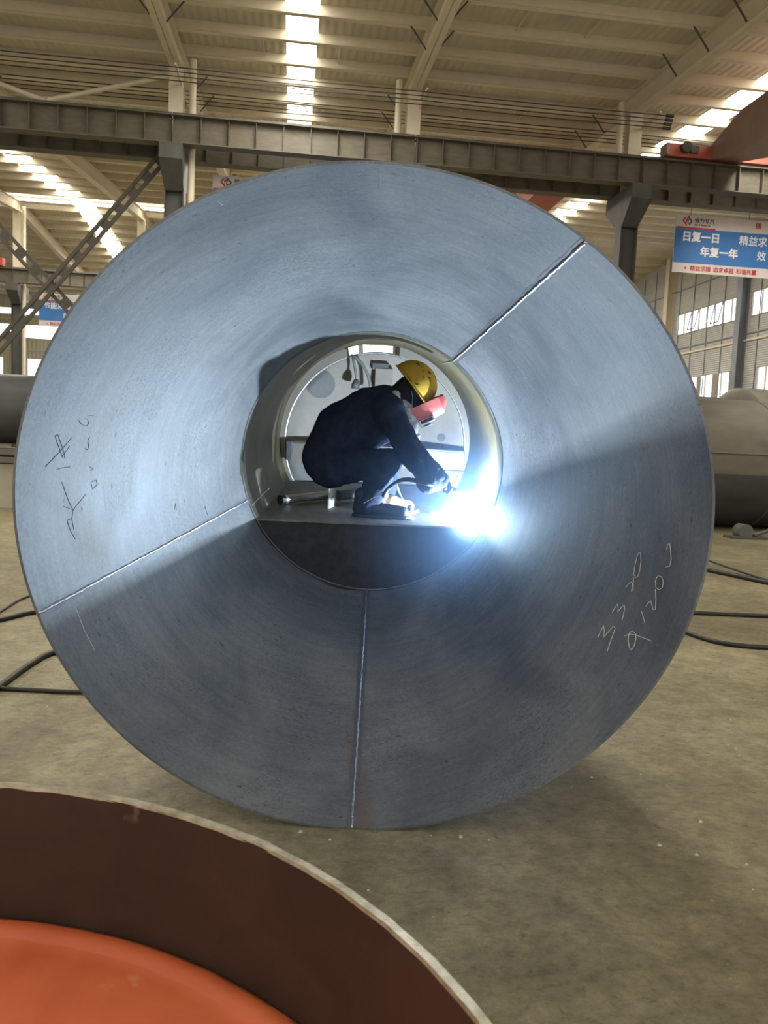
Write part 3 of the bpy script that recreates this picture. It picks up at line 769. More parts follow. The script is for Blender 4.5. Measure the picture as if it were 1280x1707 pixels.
# boxy bracket and cross channel on the end plate
def boxp(x0, y0, x1, y1, w0, w1, name, mat, par, bevel=.004):
    a, b = loc_at(x0, y1, w0), loc_at(x1, y0, w0)
    return MB().hexa([W(a[0], a[1], w0), W(b[0], a[1], w0), W(b[0], a[1], w1), W(a[0], a[1], w1), W(a[0], b[1], w0), W(b[0], b[1], w0), W(b[0], b[1], w1), W(a[0], b[1], w1)]).build(name, mat, par, bevel=bevel)
boxp(624, 615, 655, 652, WE-.04, WE+.02, 'bracket_box', 'cap_paint', capo)
boxp(620, 606, 648, 616, WE-.03, WE+.02, 'bracket_lid', 'cap_patch', capo)
def beamp(pa, pb, w0, w1, h, name, mat):
    a, b = loc_at(*pa, w0), loc_at(*pb, w0)
    up = V3([0, 1, 0])
    q = [a, b, b+V3([0, 0, w1-w0]), a+V3([0, 0, w1-w0])]
    return MB().hexa([W(*(p-up*h/2)) for p in q]+[W(*(p+up*h/2)) for p in q]).build(name, mat, capo, bevel=.003)
beamp((486, 752), (774, 771), WE-.10, WE+.06, .17, 'cross_channel', 'cap_paint')
beamp((486, 737), (774, 753.5), WE-.13, WE-.02, .016, 'channel_lip', 'scorched')
beamp((690, 782), (774, 787), WE-.13, WE-.02, .012, 'channel_lip', 'scorched')
beamp((477, 751), (487, 751.5), WE-.14, WE-.05, .15, 'channel_end', 'scorched')
for px, py in ((745, 762), (745, 786)):
    q = loc_at(px, py, WE-.10); MB().cyl(W(*q), W(q[0], q[1], WE-.115), .009, 10).build('bolt', 'bright_steel', capo)

# ================================================================== THINGS ON THE PLATFORM
p0 = loc_on_v(469, 842, VP_); p1 = loc_on_v(546, 834, VP_)
o = MB().tube([W(p0[0], VP_+.036, p0[2]), W(p1[0], VP_+.036, p1[2])], .030, 18).build('steel_pipe', 'bright_steel', loc=W(p0[0], VP_, p0[2])); smooth_by_angle(o); OFF[o.name] = V3(o.location)
tag(o, 'slim bright steel pipe lying on the platform behind the crouching welder', 'pipe')
a_ = W(p0[0], VP_+.036, p0[2]); dd = (W(p0[0], VP_+.036, p0[2])-W(p1[0], VP_+.036, p1[2])); dd /= np.linalg.norm(dd)
MB().cyl(a_-dd*.02, a_+dd*.012, .034, 18).build('black_end_cap', 'black_plastic', o)
q0 = loc_on_v(563, 838, VP_); q1 = loc_on_v(588, 835, VP_)
t = thing('pipe_fitting', 'short grey pipe fitting lying beside the small gusset on the platform', 'pipe fitting', tuple(W(q0[0], VP_, q0[2])))
MB().cyl(W(q0[0], VP_+.05, q0[2]), W(q1[0], VP_+.05, q1[2]), .036, 20).build('sleeve', 'cap_patch', t)
MB().cyl(W(q1[0], VP_+.05, q1[2]), W(q1[0]+.03, VP_+.05, q1[2]), .05, 20).build('flange', 'cap_paint', t)
# hose with lamp hanging from the end-plate slot
ph = [loc_at(*p, WE-.10+i*.0) for i, p in enumerate([(588, 592), (590, 605), (592, 616), (593, 626), (594, 634)])]
t = thing('hanging_hand_lamp', 'small hand lamp hanging on a cord from the slot above the welder', 'lamp', tuple(W(*ph[-1])))
MB().tube([W(*p) for p in ph], [.010, .012, .010, .008, .008], 8).build('cord', 'hose_grey', t, smooth=True)
a, b = loc_at(594, 633, WE-.10), loc_at(592, 648, WE-.10)
MB().tube([W(*a), W(*((a+b)/2)), W(*b)], [.018, .034, .034], 14).build('lamp_head', 'cap_patch', t, smooth=True)
ph = [loc_at(*p, WE-.12) for p in [(585, 592), (595, 597), (606, 610), (613, 624), (617, 640), (619, 660)]]
o = MB().tube([W(*p) for p in ph], .013, 10).build('grey_hose', 'hose_grey', smooth=True, loc=tuple(W(*ph[0]))); tag(o, 'thin grey hose looping down the end plate behind the welder', 'hose')

# ================================================================== THE WELDER
def smin(a, b, k):
    h = np.clip(.5+.5*(b-a)/k, 0, 1); return b*(1-h)+a*h-k*h*(1-h)
def sd_cap(P, a, b, ra, rb):
    a, b = V3(a), V3(b); ab = b-a; t = np.clip(((P-a)@ab)/(ab@ab), 0, 1)
    return np.linalg.norm(P-a-t[..., None]*ab, axis=-1)-(ra+(rb-ra)*t)
def sd_ell(P, c, ax, r):
    q = (P-V3(c))@np.array(ax).T; r = V3(r)
    k0 = np.linalg.norm(q/r, axis=-1); k1 = np.linalg.norm(q/(r*r), axis=-1)+1e-9
    return k0*(k0-1)/k1
def surface_nets(prims, h, k, cut=None):
    pts = []
    for p in prims:
        if p[0] == 'c': pts += [(p[1], max(p[3:5])), (p[2], max(p[3:5]))]
        else: pts += [(p[1], max(p[3]))]
    lo = np.min([V3(c)-r for c, r in pts], 0)-3*h-k*.4; hi = np.max([V3(c)+r for c, r in pts], 0)+3*h+k*.4
    n = np.ceil((hi-lo)/h).astype(int)+1
    G = np.stack(np.meshgrid(*[lo[i]+h*np.arange(n[i]) for i in range(3)], indexing='ij'), -1)
    D = None
    for p in prims:
        d = sd_cap(G, *p[1:5]) if p[0] == 'c' else sd_ell(G, *p[1:4])
        kk = p[5] if (p[0] == 'c' and len(p) > 5) else (p[4] if (p[0] == 'e' and len(p) > 4) else k)
        D = d if D is None else smin(D, d, kk)
    if cut is not None: D = np.maximum(D, cut(G))
    S = D < 0
    c = sum(S[i:n[0]-1+i, j:n[1]-1+j, l:n[2]-1+l].astype(int) for i in (0, 1) for j in (0, 1) for l in (0, 1))
    mask = (c > 0) & (c < 8)
    acc = np.zeros(mask.shape+(3,)); cnt = np.zeros(mask.shape)
    def sl(o): return tuple(slice(o[i], n[i]-1+o[i]) for i in range(3))
    cor = [(i, j, l) for i in (0, 1) for j in (0, 1) for l in (0, 1)]
    for A in cor:
        for ax in range(3):
            if A[ax] == 0:
                B = list(A); B[ax] = 1
                da, db = D[sl(A)], D[sl(B)]; ch = (da < 0) != (db < 0)
                t = np.where(ch, da/np.where(ch, da-db, 1), 0)
                p = np.zeros(mask.shape+(3,)); p[...] = A; p[..., ax] += t
                acc += p*ch[..., None]; cnt += ch
    idx = -np.ones(mask.shape, int); idx[mask] = np.arange(mask.sum())
    ijk = np.argwhere(mask)
    verts = lo+h*(ijk+acc[mask]/cnt[mask][:, None])
    faces = []
    for ax in range(3):
        B = [0, 0, 0]; B[ax] = 1
        sa = S[:n[0]-B[0], :n[1]-B[1], :n[2]-B[2]]; sb = S[B[0]:, B[1]:, B[2]:]
        e = np.argwhere(sa != sb); o1, o2 = [(1, 2), (2, 0), (0, 1)][ax]
        for q in e:
            cell = []
            for d1, d2 in ((-1, -1), (0, -1), (0, 0), (-1, 0)):
                z = q.copy(); z[o1] += d1; z[o2] += d2; cell.append(idx[tuple(z)])
            faces.append(tuple(cell) if sa[tuple(q)] else tuple(cell[::-1]))
    return verts, faces
def blob(prims, h, k, name, mat, parent, folds=0, fscale=9, cut=None, loc=None, stretch=(1, 1, 1), it=2):
    v, fc = surface_nets(prims, h, k, cut)
    me = bpy.data.meshes.new('tmp'); me.from_pydata([tuple(p) for p in v], [], fc); me.update()
    bm = bmesh.new(); bm.from_mesh(me)
    for _ in range(it): bmesh.ops.smooth_vert(bm, verts=bm.verts, factor=.5, use_axis_x=True, use_axis_y=True, use_axis_z=True)
    bm.normal_update()
    if folds:
        st = Vector(stretch)
        mv = []
        for x in bm.verts:
            q = Vector((x.co.x*st.x, x.co.y*st.y, x.co.z*st.z))*fscale
            wv = noise.noise(q*.5)*1.2
            d = noise.noise(q+Vector((wv, wv*.7, 0)))
            r = 1-abs(noise.noise(q*1.3+Vector((5, wv, 2))))*2
            mv.append(x.co+x.normal*folds*(d*.8+.55*r))
        for x, c_ in zip(bm.verts, mv): x.co = c_
    m = MB(); bm.verts.index_update()
    m.add([W(*x.co) for x in bm.verts], [tuple(vv.index for vv in fce.verts) for fce in bm.faces])
    bm.free(); bpy.data.meshes.remove(me)
    return m.build(name, mat, parent, smooth=True, loc=loc)
L = loc_at
sole_n = loc_on_v(636, 862, VP_)
wn_, wf_ = sole_n[2], sole_n[2]+.30
base = W(sole_n[0]-.05, VP_, .4)
hipN, hipF = L(552, 776, wn_+.06), L(556, 772, wn_+.28)
kneeN, kneeF = L(645, 771, wn_-.02), L(650, 768, wn_+.34)
ankN, ankF = L(610, 846, wn_+.0), L(640, 833, wf_)
pel = L(550, 762, wn_+.17); belly = L(578, 722, wn_+.17); chest = L(622, 692, wn_+.17); shoulC = L(648, 672, wn_+.17)
shN, shF = L(646, 684, wn_-.02), L(654, 680, wn_+.36)
elN, elF = L(690, 762, wn_-.06), L(676, 748, wn_+.36)
wrN, wrF = L(731, 798, wn_-.02), L(716, 792, wn_+.22)
headC = L(687, 656, wn_+.17); neckB = L(658, 668, wn_+.17)
hU, hF, hS = V3([.78, .62, 0]), V3([.62, -.78, 0]), V3([0, 0, 1])
AXH = [hF, hU, hS]
body = [('c', pel, belly, .145, .15), ('c', belly, chest, .15, .145), ('c', chest, shoulC, .145, .09), ('c', shN, shF, .07, .07),
        ('c', neckB, headC-hU*.03, .062, .055), ('e', headC+hU*.015, AXH, (.098, .105, .078)), ('e', headC+hF*.035-hU*.055, AXH, (.062, .062, .055)),
        ('c', hipN, kneeN, .09, .055), ('c', kneeN, ankN, .055, .04), ('c', hipF, kneeF, .09, .055), ('c', kneeF, ankF, .055, .04),
        ('c', shN, elN, .052, .043), ('c', elN, wrN, .043, .03), ('c', shF, elF, .052, .043), ('c', elF, wrF, .043, .03)]
nose_ = [('c', headC+hF*.098+hU*.0, headC+hF*.118-hU*.03, .010, .015, .012), ('e', headC+hF*.09-hU*.066, AXH, (.018, .009, .026), .012), ('e', headC+hF*.088+hU*.02+hS*.03, AXH, (.014, .012, .016), .01), ('e', headC+hF*.088+hU*.02-hS*.03, AXH, (.014, .012, .016), .01),
         ('e', headC-hS*.078-hU*.005, AXH, (.018, .030, .012), .01), ('e', headC+hS*.078-hU*.005, AXH, (.018, .030, .012), .01)]
person = blob(body+nose_, .011, .05, 'person', 'skin', None, loc=base)
OFF[person.name] = V3(base)
tag(person, 'welder in dark overalls and yellow hard hat crouching inside the barrel', 'person')
jacket = [('c', pel+V3([.0, .0, -.05]), belly+V3([0, 0, -.03]), .172, .185), ('c', pel+V3([0, 0, .05]), belly+V3([0, 0, .03]), .172, .185),
          ('c', belly, chest, .192, .176), ('c', chest, shoulC, .176, .105), ('c', shN, shF, .092, .092),
          ('c', shN, elN, .090, .074, .03), ('c', elN, L(722, 796, wn_-.03), .076, .082, .03), ('c', shF, elF, .085, .070, .03), ('c', elF, wrF, .068, .055, .03)]
blob(jacket, .0105, .06, 'jacket', 'navy_cloth', person, folds=.011, fscale=10)
hem = [('c', L(716, 800, wn_-.04), L(733, 802, wn_-.03), .088, .062, .02)]
blob(hem, .008, .02, 'jacket_cuff', 'navy_cloth', person, folds=.005, fscale=16)
hipb = [('c', hipN, hipF, .142, .140)]
legsN = [('c', hipN+V3([0, .0, 0]), kneeN, .122, .080), ('c', kneeN, L(612, 840, wn_), .080, .074, .02)]
legsF = [('c', hipF, kneeF, .120, .080), ('c', kneeF, L(641, 828, wf_), .076, .066, .02)]
floor_cut = lambda G: (VP_+.008)-G[..., 1]
blob(hipb+legsN+legsF, .0105, .05, 'trousers', 'trouser_cloth', person, folds=.010, fscale=11, cut=floor_cut)
# boots
def boot(heel, toe, wv, mat, name_lab):
    a, b = loc_on_v(*heel, VP_), loc_on_v(*toe, VP_)
    a = V3([a[0], VP_, wv]); b = V3([b[0], VP_, wv-.03]); d = (b-a)/np.linalg.norm(b-a)
    pr = [('c', a+d*.05+V3([0, .052, 0]), a+d*.14+V3([0, .060, 0]), .044, .046), ('c', a+d*.14+V3([0, .055, 0]), b-d*.045+V3([0, .040, 0]), .046, .040), ('c', a+d*.055+V3([0, .06, 0]), a+d*.06+V3([0, .14, 0]), .046, .050)]
    o = blob(pr, .007, .025, 'boot', mat, person, cut=lambda G: (VP_+.016)-G[..., 1])
    so = [('c', a+d*.045+V3([0, .012, 0]), b-d*.04+V3([0, .012, 0]), .046, .044)]
    s_ = blob(so, .006, .01, 'sole', 'boot_dark', o, cut=lambda G: np.maximum((VP_+.001)-G[..., 1], G[..., 1]-(VP_+.022)), it=1)
    o['label'] = name_lab
    return o
boot((586, 862), (682, 863), wn_, 'boot_dark', 'work boot nearest the viewer, coloured dark for shade')  # the shade on the near boot is put into its dark colour
boot((618, 848), (690, 849), wf_-.05, 'leather', 'tan leather work boot')
m = MB()    # laces and frayed ties on the tan boot
for s in ([(632, 842), (634, 834), (641, 831), (646, 836)], [(633, 836), (640, 840), (650, 839)], [(638, 826), (634, 834)], [(640, 842), (632, 846)]):
    m.tube([W(*L(x, y, wf_-.13)) for x, y in s], .004, 6)
m.build('bootlace', 'white_cord', person)
# light shirt showing at the open front
shirt = [('c', L(672, 672, wn_+.12), L(681, 708, wn_+.10), .050, .054), ('c', L(681, 708, wn_+.10), L(686, 736, wn_+.12), .054, .045)]
blob(shirt, .008, .03, 'shirt', 'shirt_cloth', person, folds=.014, fscale=17, stretch=(.6, 1.6, 1))
sh2 = [('c', L(659, 656, wn_+.055), L(666, 692, wn_+.02), .022, .028)]
blob(sh2, .006, .02, 'shirt_collar', 'shirt_cloth', person, folds=.008, fscale=24, stretch=(.6, 1.6, 1))
sh3 = [('c', L(652, 764, wn_-.055), L(648, 782, wn_-.06), .014, .008)]
blob(sh3, .005, .02, 'knee_tear', 'shirt_cloth', person, folds=.006, fscale=26)
# hood under the hard hat
hood = [('e', headC+hU*.01-hF*.012, AXH, (.104, .112, .096)), ('c', headC-hU*.05-hF*.03, neckB+V3([.01, -.01, 0]), .085, .095), ('e', headC-hU*.05+hF*.02, AXH, (.075, .065, .082))]
blob(hood, .008, .03, 'hood', 'hood_cloth', person, folds=.006, fscale=14)
m = MB(); m.tube([W(*L(x, y, wn_+.065)) for x, y in ((667, 655), (666, 668), (669, 676), (679, 680), (687, 676), (688, 663), (686, 652))], .0035, 6); m.build('ear_strap', 'hose_grey', person)
# hard hat
hc_ = L(688, 642, wn_+.17); uh, fh = V3([.75, .66, 0]), V3([.66, -.75, 0])
def hat(t_r, zo=0):
    vs = []; fs = []; n = 48; mm = 12
    for j in range(mm+1):
        a = (math.pi/2)*j/mm
        for i in range(n):
            th = 2*math.pi*i/n
            fx, sz = .160+t_r, .128+t_r
            x = fx*math.cos(a)*math.cos(th); z = sz*math.cos(a)*math.sin(th); y = (.150+t_r)*math.sin(a)
            ridge = .006*max(0, 1-abs(z)/.03)*math.sin(a) if t_r >= 0 else 0
            vs.append(hc_+fh*x+hS*z+uh*(y+ridge))
    fs = [(j*n+i, j*n+(i+1) % n, (j+1)*n+(i+1) % n, (j+1)*n+i) for j in range(mm) for i in range(n)]
    return vs, fs
m = MB(); v1, f1 = hat(0); v2, f2 = hat(-.004); n_ = len(v1)
m.add([W(*p) for p in v1]+[W(*p) for p in v2], f1+[tuple(n_+i for i in reversed(q)) for q in f2]+[(i, n_+i, n_+(i+1) % 48, (i+1) % 48) for i in range(48)])
helmet = m.build('hard_hat', 'helmet_yellow', person, smooth=True)
m = MB(); vs = []
for i in range(48):
    th = 2*math.pi*i/48
    ext = .008+.030*max(0, math.cos(th))**2
    for (e, y) in ((0, .003), (ext, -.003-.010*max(0, math.cos(th))), (ext, -.008-.010*max(0, math.cos(th))), (0, -.004)):
        vs.append(W(*(hc_+fh*(.160+e)*math.cos(th)+hS*(.128+e)*math.sin(th)+uh*y)))
m.add(vs, [(i*4+k, i*4+(k+1) % 4, ((i+1) % 48)*4+(k+1) % 4, ((i+1) % 48)*4+k) for i in range(48) for k in range(4)])
m.build('brim', 'helmet_yellow', helmet, smooth=True)
# red welding mask: a curved trough, open towards the face
ml, mn_ = V3([.905, .425, 0]), V3([.425, -.905, 0]); mc = L(705, 690, wn_+.17)
def mask_pt(s, k):
    """s along the mask (-1 chin .. 1 brow), k round the trough 0..1"""
    wd = .108-.010*(s < -.3)*abs(s); a = math.pi*k
    side = -math.cos(a); dep = math.sin(a)
    side = math.copysign(abs(side)**.45, side); dep = dep**.5
    return mc+ml*s*.128+hS*side*wd+mn_*(-.062+dep*(.118-.012*abs(s)))
def trough(inset):
    ns, nk = 10, 28
    vs = [W(*(mask_pt(-1+2*i/ns, j/nk)-mn_*inset)) for i in range(ns+1) for j in range(nk+1)]
    fs = [(i*(nk+1)+j, i*(nk+1)+j+1, (i+1)*(nk+1)+j+1, (i+1)*(nk+1)+j) for i in range(ns) for j in range(nk)]
    return vs, fs, ns, nk
m = MB(); v1, f1, ns, nk = trough(0); v2, f2, _, _ = trough(.004); n_ = len(v1)
m.add(v1+v2, f1+[tuple(n_+i for i in reversed(q)) for q in f2])
m.add([W(*mask_pt(-1, j/nk)) for j in range(nk+1)], [tuple(range(nk+1))])
mask = m.build('welding_mask', 'mask_red', person); smooth_by_angle(mask, 30)
m = MB()     # darker brow piece slanting back to the hat
e0 = [mask_pt(1, j/nk) for j in range(nk+1)]
e1 = [p+ml*.035-mn_*(.050*math.sin(math.pi*j/nk)**.5+.004) for j, p in enumerate(e0)]
m.add([W(*p) for p in e0]+[W(*p) for p in e1], [(j, j+1, nk+2+j, nk+1+j) for j in range(nk)]+[tuple(nk+1+j for j in range(nk+1))])
m.build('brow_piece', 'mask_red_dark', mask, smooth=False)
def mask_box(s0, s1, w0, w1, d0, d1, name, mat):
    q = [(s0, w0), (s1, w0), (s1, w1), (s0, w1)]
    return MB().hexa([W(*(mc+ml*s+hS*w+mn_*d0)) for s, w in q]+[W(*(mc+ml*s+hS*w+mn_*d1)) for s, w in q]).build(name, mat, mask, bevel=.003)
mask_box(-.05, .055, -.110, .06, .025, .058, 'lens_frame', 'bright_steel')
mask_box(-.035, .045, -.114, -.02, .030, .050, 'lens', 'glass_dark')
mask_box(-.045, .035, -.09, .05, .058, .080, 'lens_holder', 'bright_steel')
mask_box(-.03, .02, -.093, .04, .064, .074, 'lens_slot', 'glass_dark')

# gloves: palm, four fingers and a thumb closing on what they hold
def hand(wr, kn, grip, side, name, mat='glove'):
    """wr wrist, kn middle of the knuckle row, grip centre of the held handle (local coords); side = +1/-1 direction of the row along the barrel axis"""
    wr, kn, grip = V3(wr), V3(kn), V3(grip); d = (kn-wr)/np.linalg.norm(kn-wr)
    row = V3([0, 0, 1]); out = np.cross(row, d); out /= np.linalg.norm(out)
    if (grip-kn)@out < 0: out = -out
    pr = [('c', wr+row*.012, kn+row*.026, .028, .016), ('c', wr-row*.012, kn-row*.026, .028, .016), ('c', wr-d*.05, wr, .036, .030)]
    for i, (ln, off) in enumerate(((.92, -.036), (1.0, -.012), (.95, .012), (.78, .036))):
        k0 = kn+row*off*side
        k1 = k0+d*.030*ln+out*.018; k2 = k1+out*.034*ln-d*.004; k3 = k2-d*.028*ln+out*.004
        pr += [('c', k0, k1, .0125, .0115, .006), ('c', k1, k2, .0112, .0105, .006), ('c', k2, k3, .0102, .009, .006)]
    t0 = wr+d*.028-row*.030*side; t1 = t0+d*.028+out*.030-row*.012*side; t2 = t1+d*.024+out*.020+row*.014*side
    pr += [('c', t0, t1, .016, .0135, .008), ('c', t1, t2, .0132, .0105, .006)]
    return blob(pr, .0048, .012, name, mat, person, it=1)
kN = L(747, 806, wn_-.02); grip = L(752, 816, wn_-.02)
hand(wrN, kN, grip, 1, 'glove')
hand(wrF, L(727, 800, wn_+.2), L(731, 808, wn_+.2), -1, 'glove')

# ---- welding torch and its cable
t = thing('welding_torch', 'black welding torch with long hose in the welder\'s gloved hand', 'welding torch', tuple(W(*grip)))
g0, g1 = L(744, 812, wn_+.02), L(759, 819, wn_-.03)
MB().tube([W(*g0), W(*((g0+g1)/2)), W(*g1)], [.018, .021, .019], 14).build('handle', 'black_plastic', t, smooth=True)
a, b = L(748, 809, wn_-.09), L(757, 820, wn_-.05)
arcp = loc_on_v(788, 869, VP_+.006)
neck = [g1, L(766, 820, wn_+.0), L(773, 826, wn_+.06), L(777, 836, (wn_+arcp[2])/2)]
MB().tube([W(*p) for p in neck], .009, 10).build('neck', 'bright_steel', t, smooth=True)
MB().tube([W(*neck[-1]), W(*L(779, 845, (wn_+2*arcp[2])/3))], [.013, .011], 12).build('nozzle', 'bright_steel', t, smooth=True)
cb = [g0, L(733, 812, wn_-.06), L(714, 807, wn_-.13), L(700, 803, wn_-.13), L(682, 799.5, wn_-.10), L(668, 801, wn_-.08), L(655, 808, wn_-.08), L(645, 817, wn_-.09), L(638, 828, wn_-.11)]
def spline(pts, n=8):
    P = [V3(p) for p in pts]; P = [2*P[0]-P[1]]+P+[2*P[-1]-P[-2]]; out = []
    for i in range(1, len(P)-2):
        for k in range(n):
            t_ = k/n; a, b, c, d = P[i-1:i+3]
            out.append(.5*((2*b)+(-a+c)*t_+(2*a-5*b+4*c-d)*t_**2+(-a+3*b-3*c+d)*t_**3))
    return out+[P[-2]]
sp = [W(*p) for p in spline(cb, 10)]
MB().tube(sp, [.0125+(.003*(i % 2) if i < 55 else 0) for i in range(len(sp))], 10).build('hose', 'rubber', t, smooth=True)
hs = [L(654, 780, wn_+.44), L(660, 808, wn_+.42), L(667, 828, wn_+.36), L(676, 842, wn_+.26), L(684, 852, wn_+.16)]
o = MB().tube([W(*p) for p in spline(hs)], .013, 10).build('ground_cable', 'hose_grey', smooth=True, loc=tuple(W(*hs[-1]))); tag(o, 'grey cable hanging down to the clamp between boot and welding arc', 'cable')
# clamp
c0 = loc_on_v(680, 862, VP_)
t = thing('ground_clamp', 'small pale clamp lying on the platform at the tip of the dark boot', 'clamp', tuple(W(*c0)))
MB().beam(W(*L(674, 862, wn_+.02)), W(*L(697, 851, wn_+.06)), .018, .022).build('jaw', 'bright_steel', t, bevel=.003)
MB().tube([W(*L(x, y, wn_-.01)) for x, y in ((672, 848), (676, 856), (680, 860), (672, 866), (664, 868))], .006, 8).build('handle', 'bright_steel', t, smooth=True)
MB().tube([W(*L(x, y, wn_-.06)) for x, y in ((680, 865), (688, 867), (695, 870))], .0045, 8).build('spring_wire', 'white_cord', t, smooth=True)
MB().sphere(W(*L(684, 847, wn_+.10)), .022).build('cable_lug', 'cap_patch', t)
c1 = loc_on_v(722, 856, VP_)
o = MB().box((-.022, -.014, 0), (.022, .014, .016)).build('slag_lump', 'white_cord', bevel=.004, loc=(0, 0, 0)); o.location = tuple(W(c1[0], VP_+.001, c1[2])); o.rotation_euler = (0.08, 0.01, .3)
tag(o, 'small pale lump on the platform just left of the welding arc', 'slag')
r0, r1_ = L(606, 839, wn_-.10), L(653, 812, wn_-.10)
o = MB().tube([W(*r0), W(*r1_)], .003, 6).build('filler_rod', 'bright_steel', loc=tuple(W(*r0))); tag(o, 'thin straight filler rod slanting across the welder\'s ankle', 'rod')

# ---- the arc: plasma core, an added emissive volume for its bloom and haze, and the light it gives
arcp = V3([math.sqrt(R2**2-(VP_+.007)**2)-.013, VP_+.007, .17])
AW = W(*arcp)
arc = thing('welding_arc', 'blinding blue-white welding arc at the right end of the platform', 'welding arc', tuple(AW))
emit('arc_core', (.80, .92, 1.0), 400.0)
MB().sphere(AW, .004, 16, 10).build('plasma_core', 'arc_core', arc, smooth=True)
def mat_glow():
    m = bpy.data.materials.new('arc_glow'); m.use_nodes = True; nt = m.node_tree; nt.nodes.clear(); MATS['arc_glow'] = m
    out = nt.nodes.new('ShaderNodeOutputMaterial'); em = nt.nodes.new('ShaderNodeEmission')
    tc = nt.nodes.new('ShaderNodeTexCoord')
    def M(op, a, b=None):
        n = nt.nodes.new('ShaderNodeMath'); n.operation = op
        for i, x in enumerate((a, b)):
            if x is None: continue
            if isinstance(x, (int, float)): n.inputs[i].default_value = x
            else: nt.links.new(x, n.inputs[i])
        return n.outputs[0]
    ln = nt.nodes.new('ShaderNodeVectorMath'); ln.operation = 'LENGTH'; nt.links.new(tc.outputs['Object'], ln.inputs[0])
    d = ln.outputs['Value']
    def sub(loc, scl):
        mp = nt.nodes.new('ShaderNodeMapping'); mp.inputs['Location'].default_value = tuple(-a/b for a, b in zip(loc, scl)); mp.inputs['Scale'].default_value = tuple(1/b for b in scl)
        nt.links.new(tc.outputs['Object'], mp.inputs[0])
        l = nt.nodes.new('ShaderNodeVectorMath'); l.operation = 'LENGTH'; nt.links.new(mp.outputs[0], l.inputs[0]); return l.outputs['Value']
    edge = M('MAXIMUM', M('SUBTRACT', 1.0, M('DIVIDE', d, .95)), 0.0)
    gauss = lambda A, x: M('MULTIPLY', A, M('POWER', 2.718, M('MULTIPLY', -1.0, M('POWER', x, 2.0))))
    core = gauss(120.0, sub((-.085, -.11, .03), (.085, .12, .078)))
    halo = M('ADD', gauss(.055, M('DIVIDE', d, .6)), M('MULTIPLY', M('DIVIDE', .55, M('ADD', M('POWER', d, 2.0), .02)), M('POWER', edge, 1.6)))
    wall_flare = gauss(30.0, sub((.050, 0, .215), (.040, .07, .11)))   # emission painted in for the bright flare up the barrel wall
    nt.links.new(M('ADD', core, wall_flare), em.inputs[1]); em.inputs[0].default_value = (.45, .76, 1.0, 1)
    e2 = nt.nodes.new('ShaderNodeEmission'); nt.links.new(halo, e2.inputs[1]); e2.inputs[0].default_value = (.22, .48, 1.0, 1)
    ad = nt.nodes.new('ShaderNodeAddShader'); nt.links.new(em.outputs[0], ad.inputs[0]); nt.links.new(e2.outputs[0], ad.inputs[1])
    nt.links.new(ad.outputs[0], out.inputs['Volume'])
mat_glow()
MB().sphere(AW, .95, 32, 16).build('arc_bloom', 'arc_glow', arc, smooth=True)  # emits in place of glare and lit haze round the arc
ld = bpy.data.lights.new('arc_light', 'POINT'); ld.energy = 285; ld.color = (.69, .855, 1.0); ld.shadow_soft_size = .0068
lo = bpy.data.objects.new('arc_light', ld); COL.objects.link(lo); lo.parent = arc
ld2 = bpy.data.lights.new('arc_fill_light', 'POINT'); ld2.energy = 24; ld2.color = (.62, .82, 1.0); ld2.shadow_soft_size = .035
lo2 = bpy.data.objects.new('arc_fill_light', ld2); COL.objects.link(lo2); lo2.parent = arc; lo2.location = (-.09, .08, .06)      # added fill lamp, softens the arc's shadow edges in the cone

# ================================================================== FOREGROUND DISHED HEAD
cx, cy, rr, zr, zi = -.795, .632, 1.138, .75, .445
t = thing('tank_end_ring', 'dark rusty steel ring with orange bottom in the near left foreground', 'steel ring', (cx, cy, 0))
def lathe(prof, n=256, jit=0):
    m = MB(); vs = []
    for (r, z) in prof:
        for i in range(n):
            a = 2*math.pi*i/n; j = 1+jit*noise.noise(Vector((math.cos(a)*14, math.sin(a)*14, z*9)))
            vs.append((cx+r*j*math.cos(a), cy+r*j*math.sin(a), z+jit*1.2*noise.noise(Vector((math.cos(a)*20, math.sin(a)*20, 4)))))
    k = len(prof)
    m.add(vs, [(j*n+i, j*n+(i+1) % n, (j+1)*n+(i+1) % n, (j+1)*n+i) for j in range(k-1) for i in range(n)]); return m
wall_ = lathe([(rr-.002, zi-.02), (rr-.001, .6), (rr, zr-.004), (rr+.008, zr-.004), (rr+.019, zr-.004), (rr+.016, .3), (rr+.012, 0), (rr, 0), (rr-.002, zi-.02)])
smooth_by_angle(wall_.build('wall', 'rust_brown', t), 30)
smooth_by_angle(lathe([(rr-.001, zr-.006), (rr+.001, zr+.001), (rr+.017, zr+.001), (rr+.020, zr-.006)], 512, .0022).build('cut_rim', 'rim_steel', t), 50)
smooth_by_angle(lathe([(.002, zi-.03), (.5, zi-.028), (rr-.07, zi-.022), (rr-.055, zi-.012)]).build('bottom_plate', 'orange_primer', t), 60)
smooth_by_angle(lathe([(rr-.058, zi-.016), (rr-.045, zi+.004), (rr-.022, zi+.006), (rr-.004, zi-.004), (rr-.003, zi-.03)], 256, .002).build('bottom_lip', 'orange_primer', t), 60)

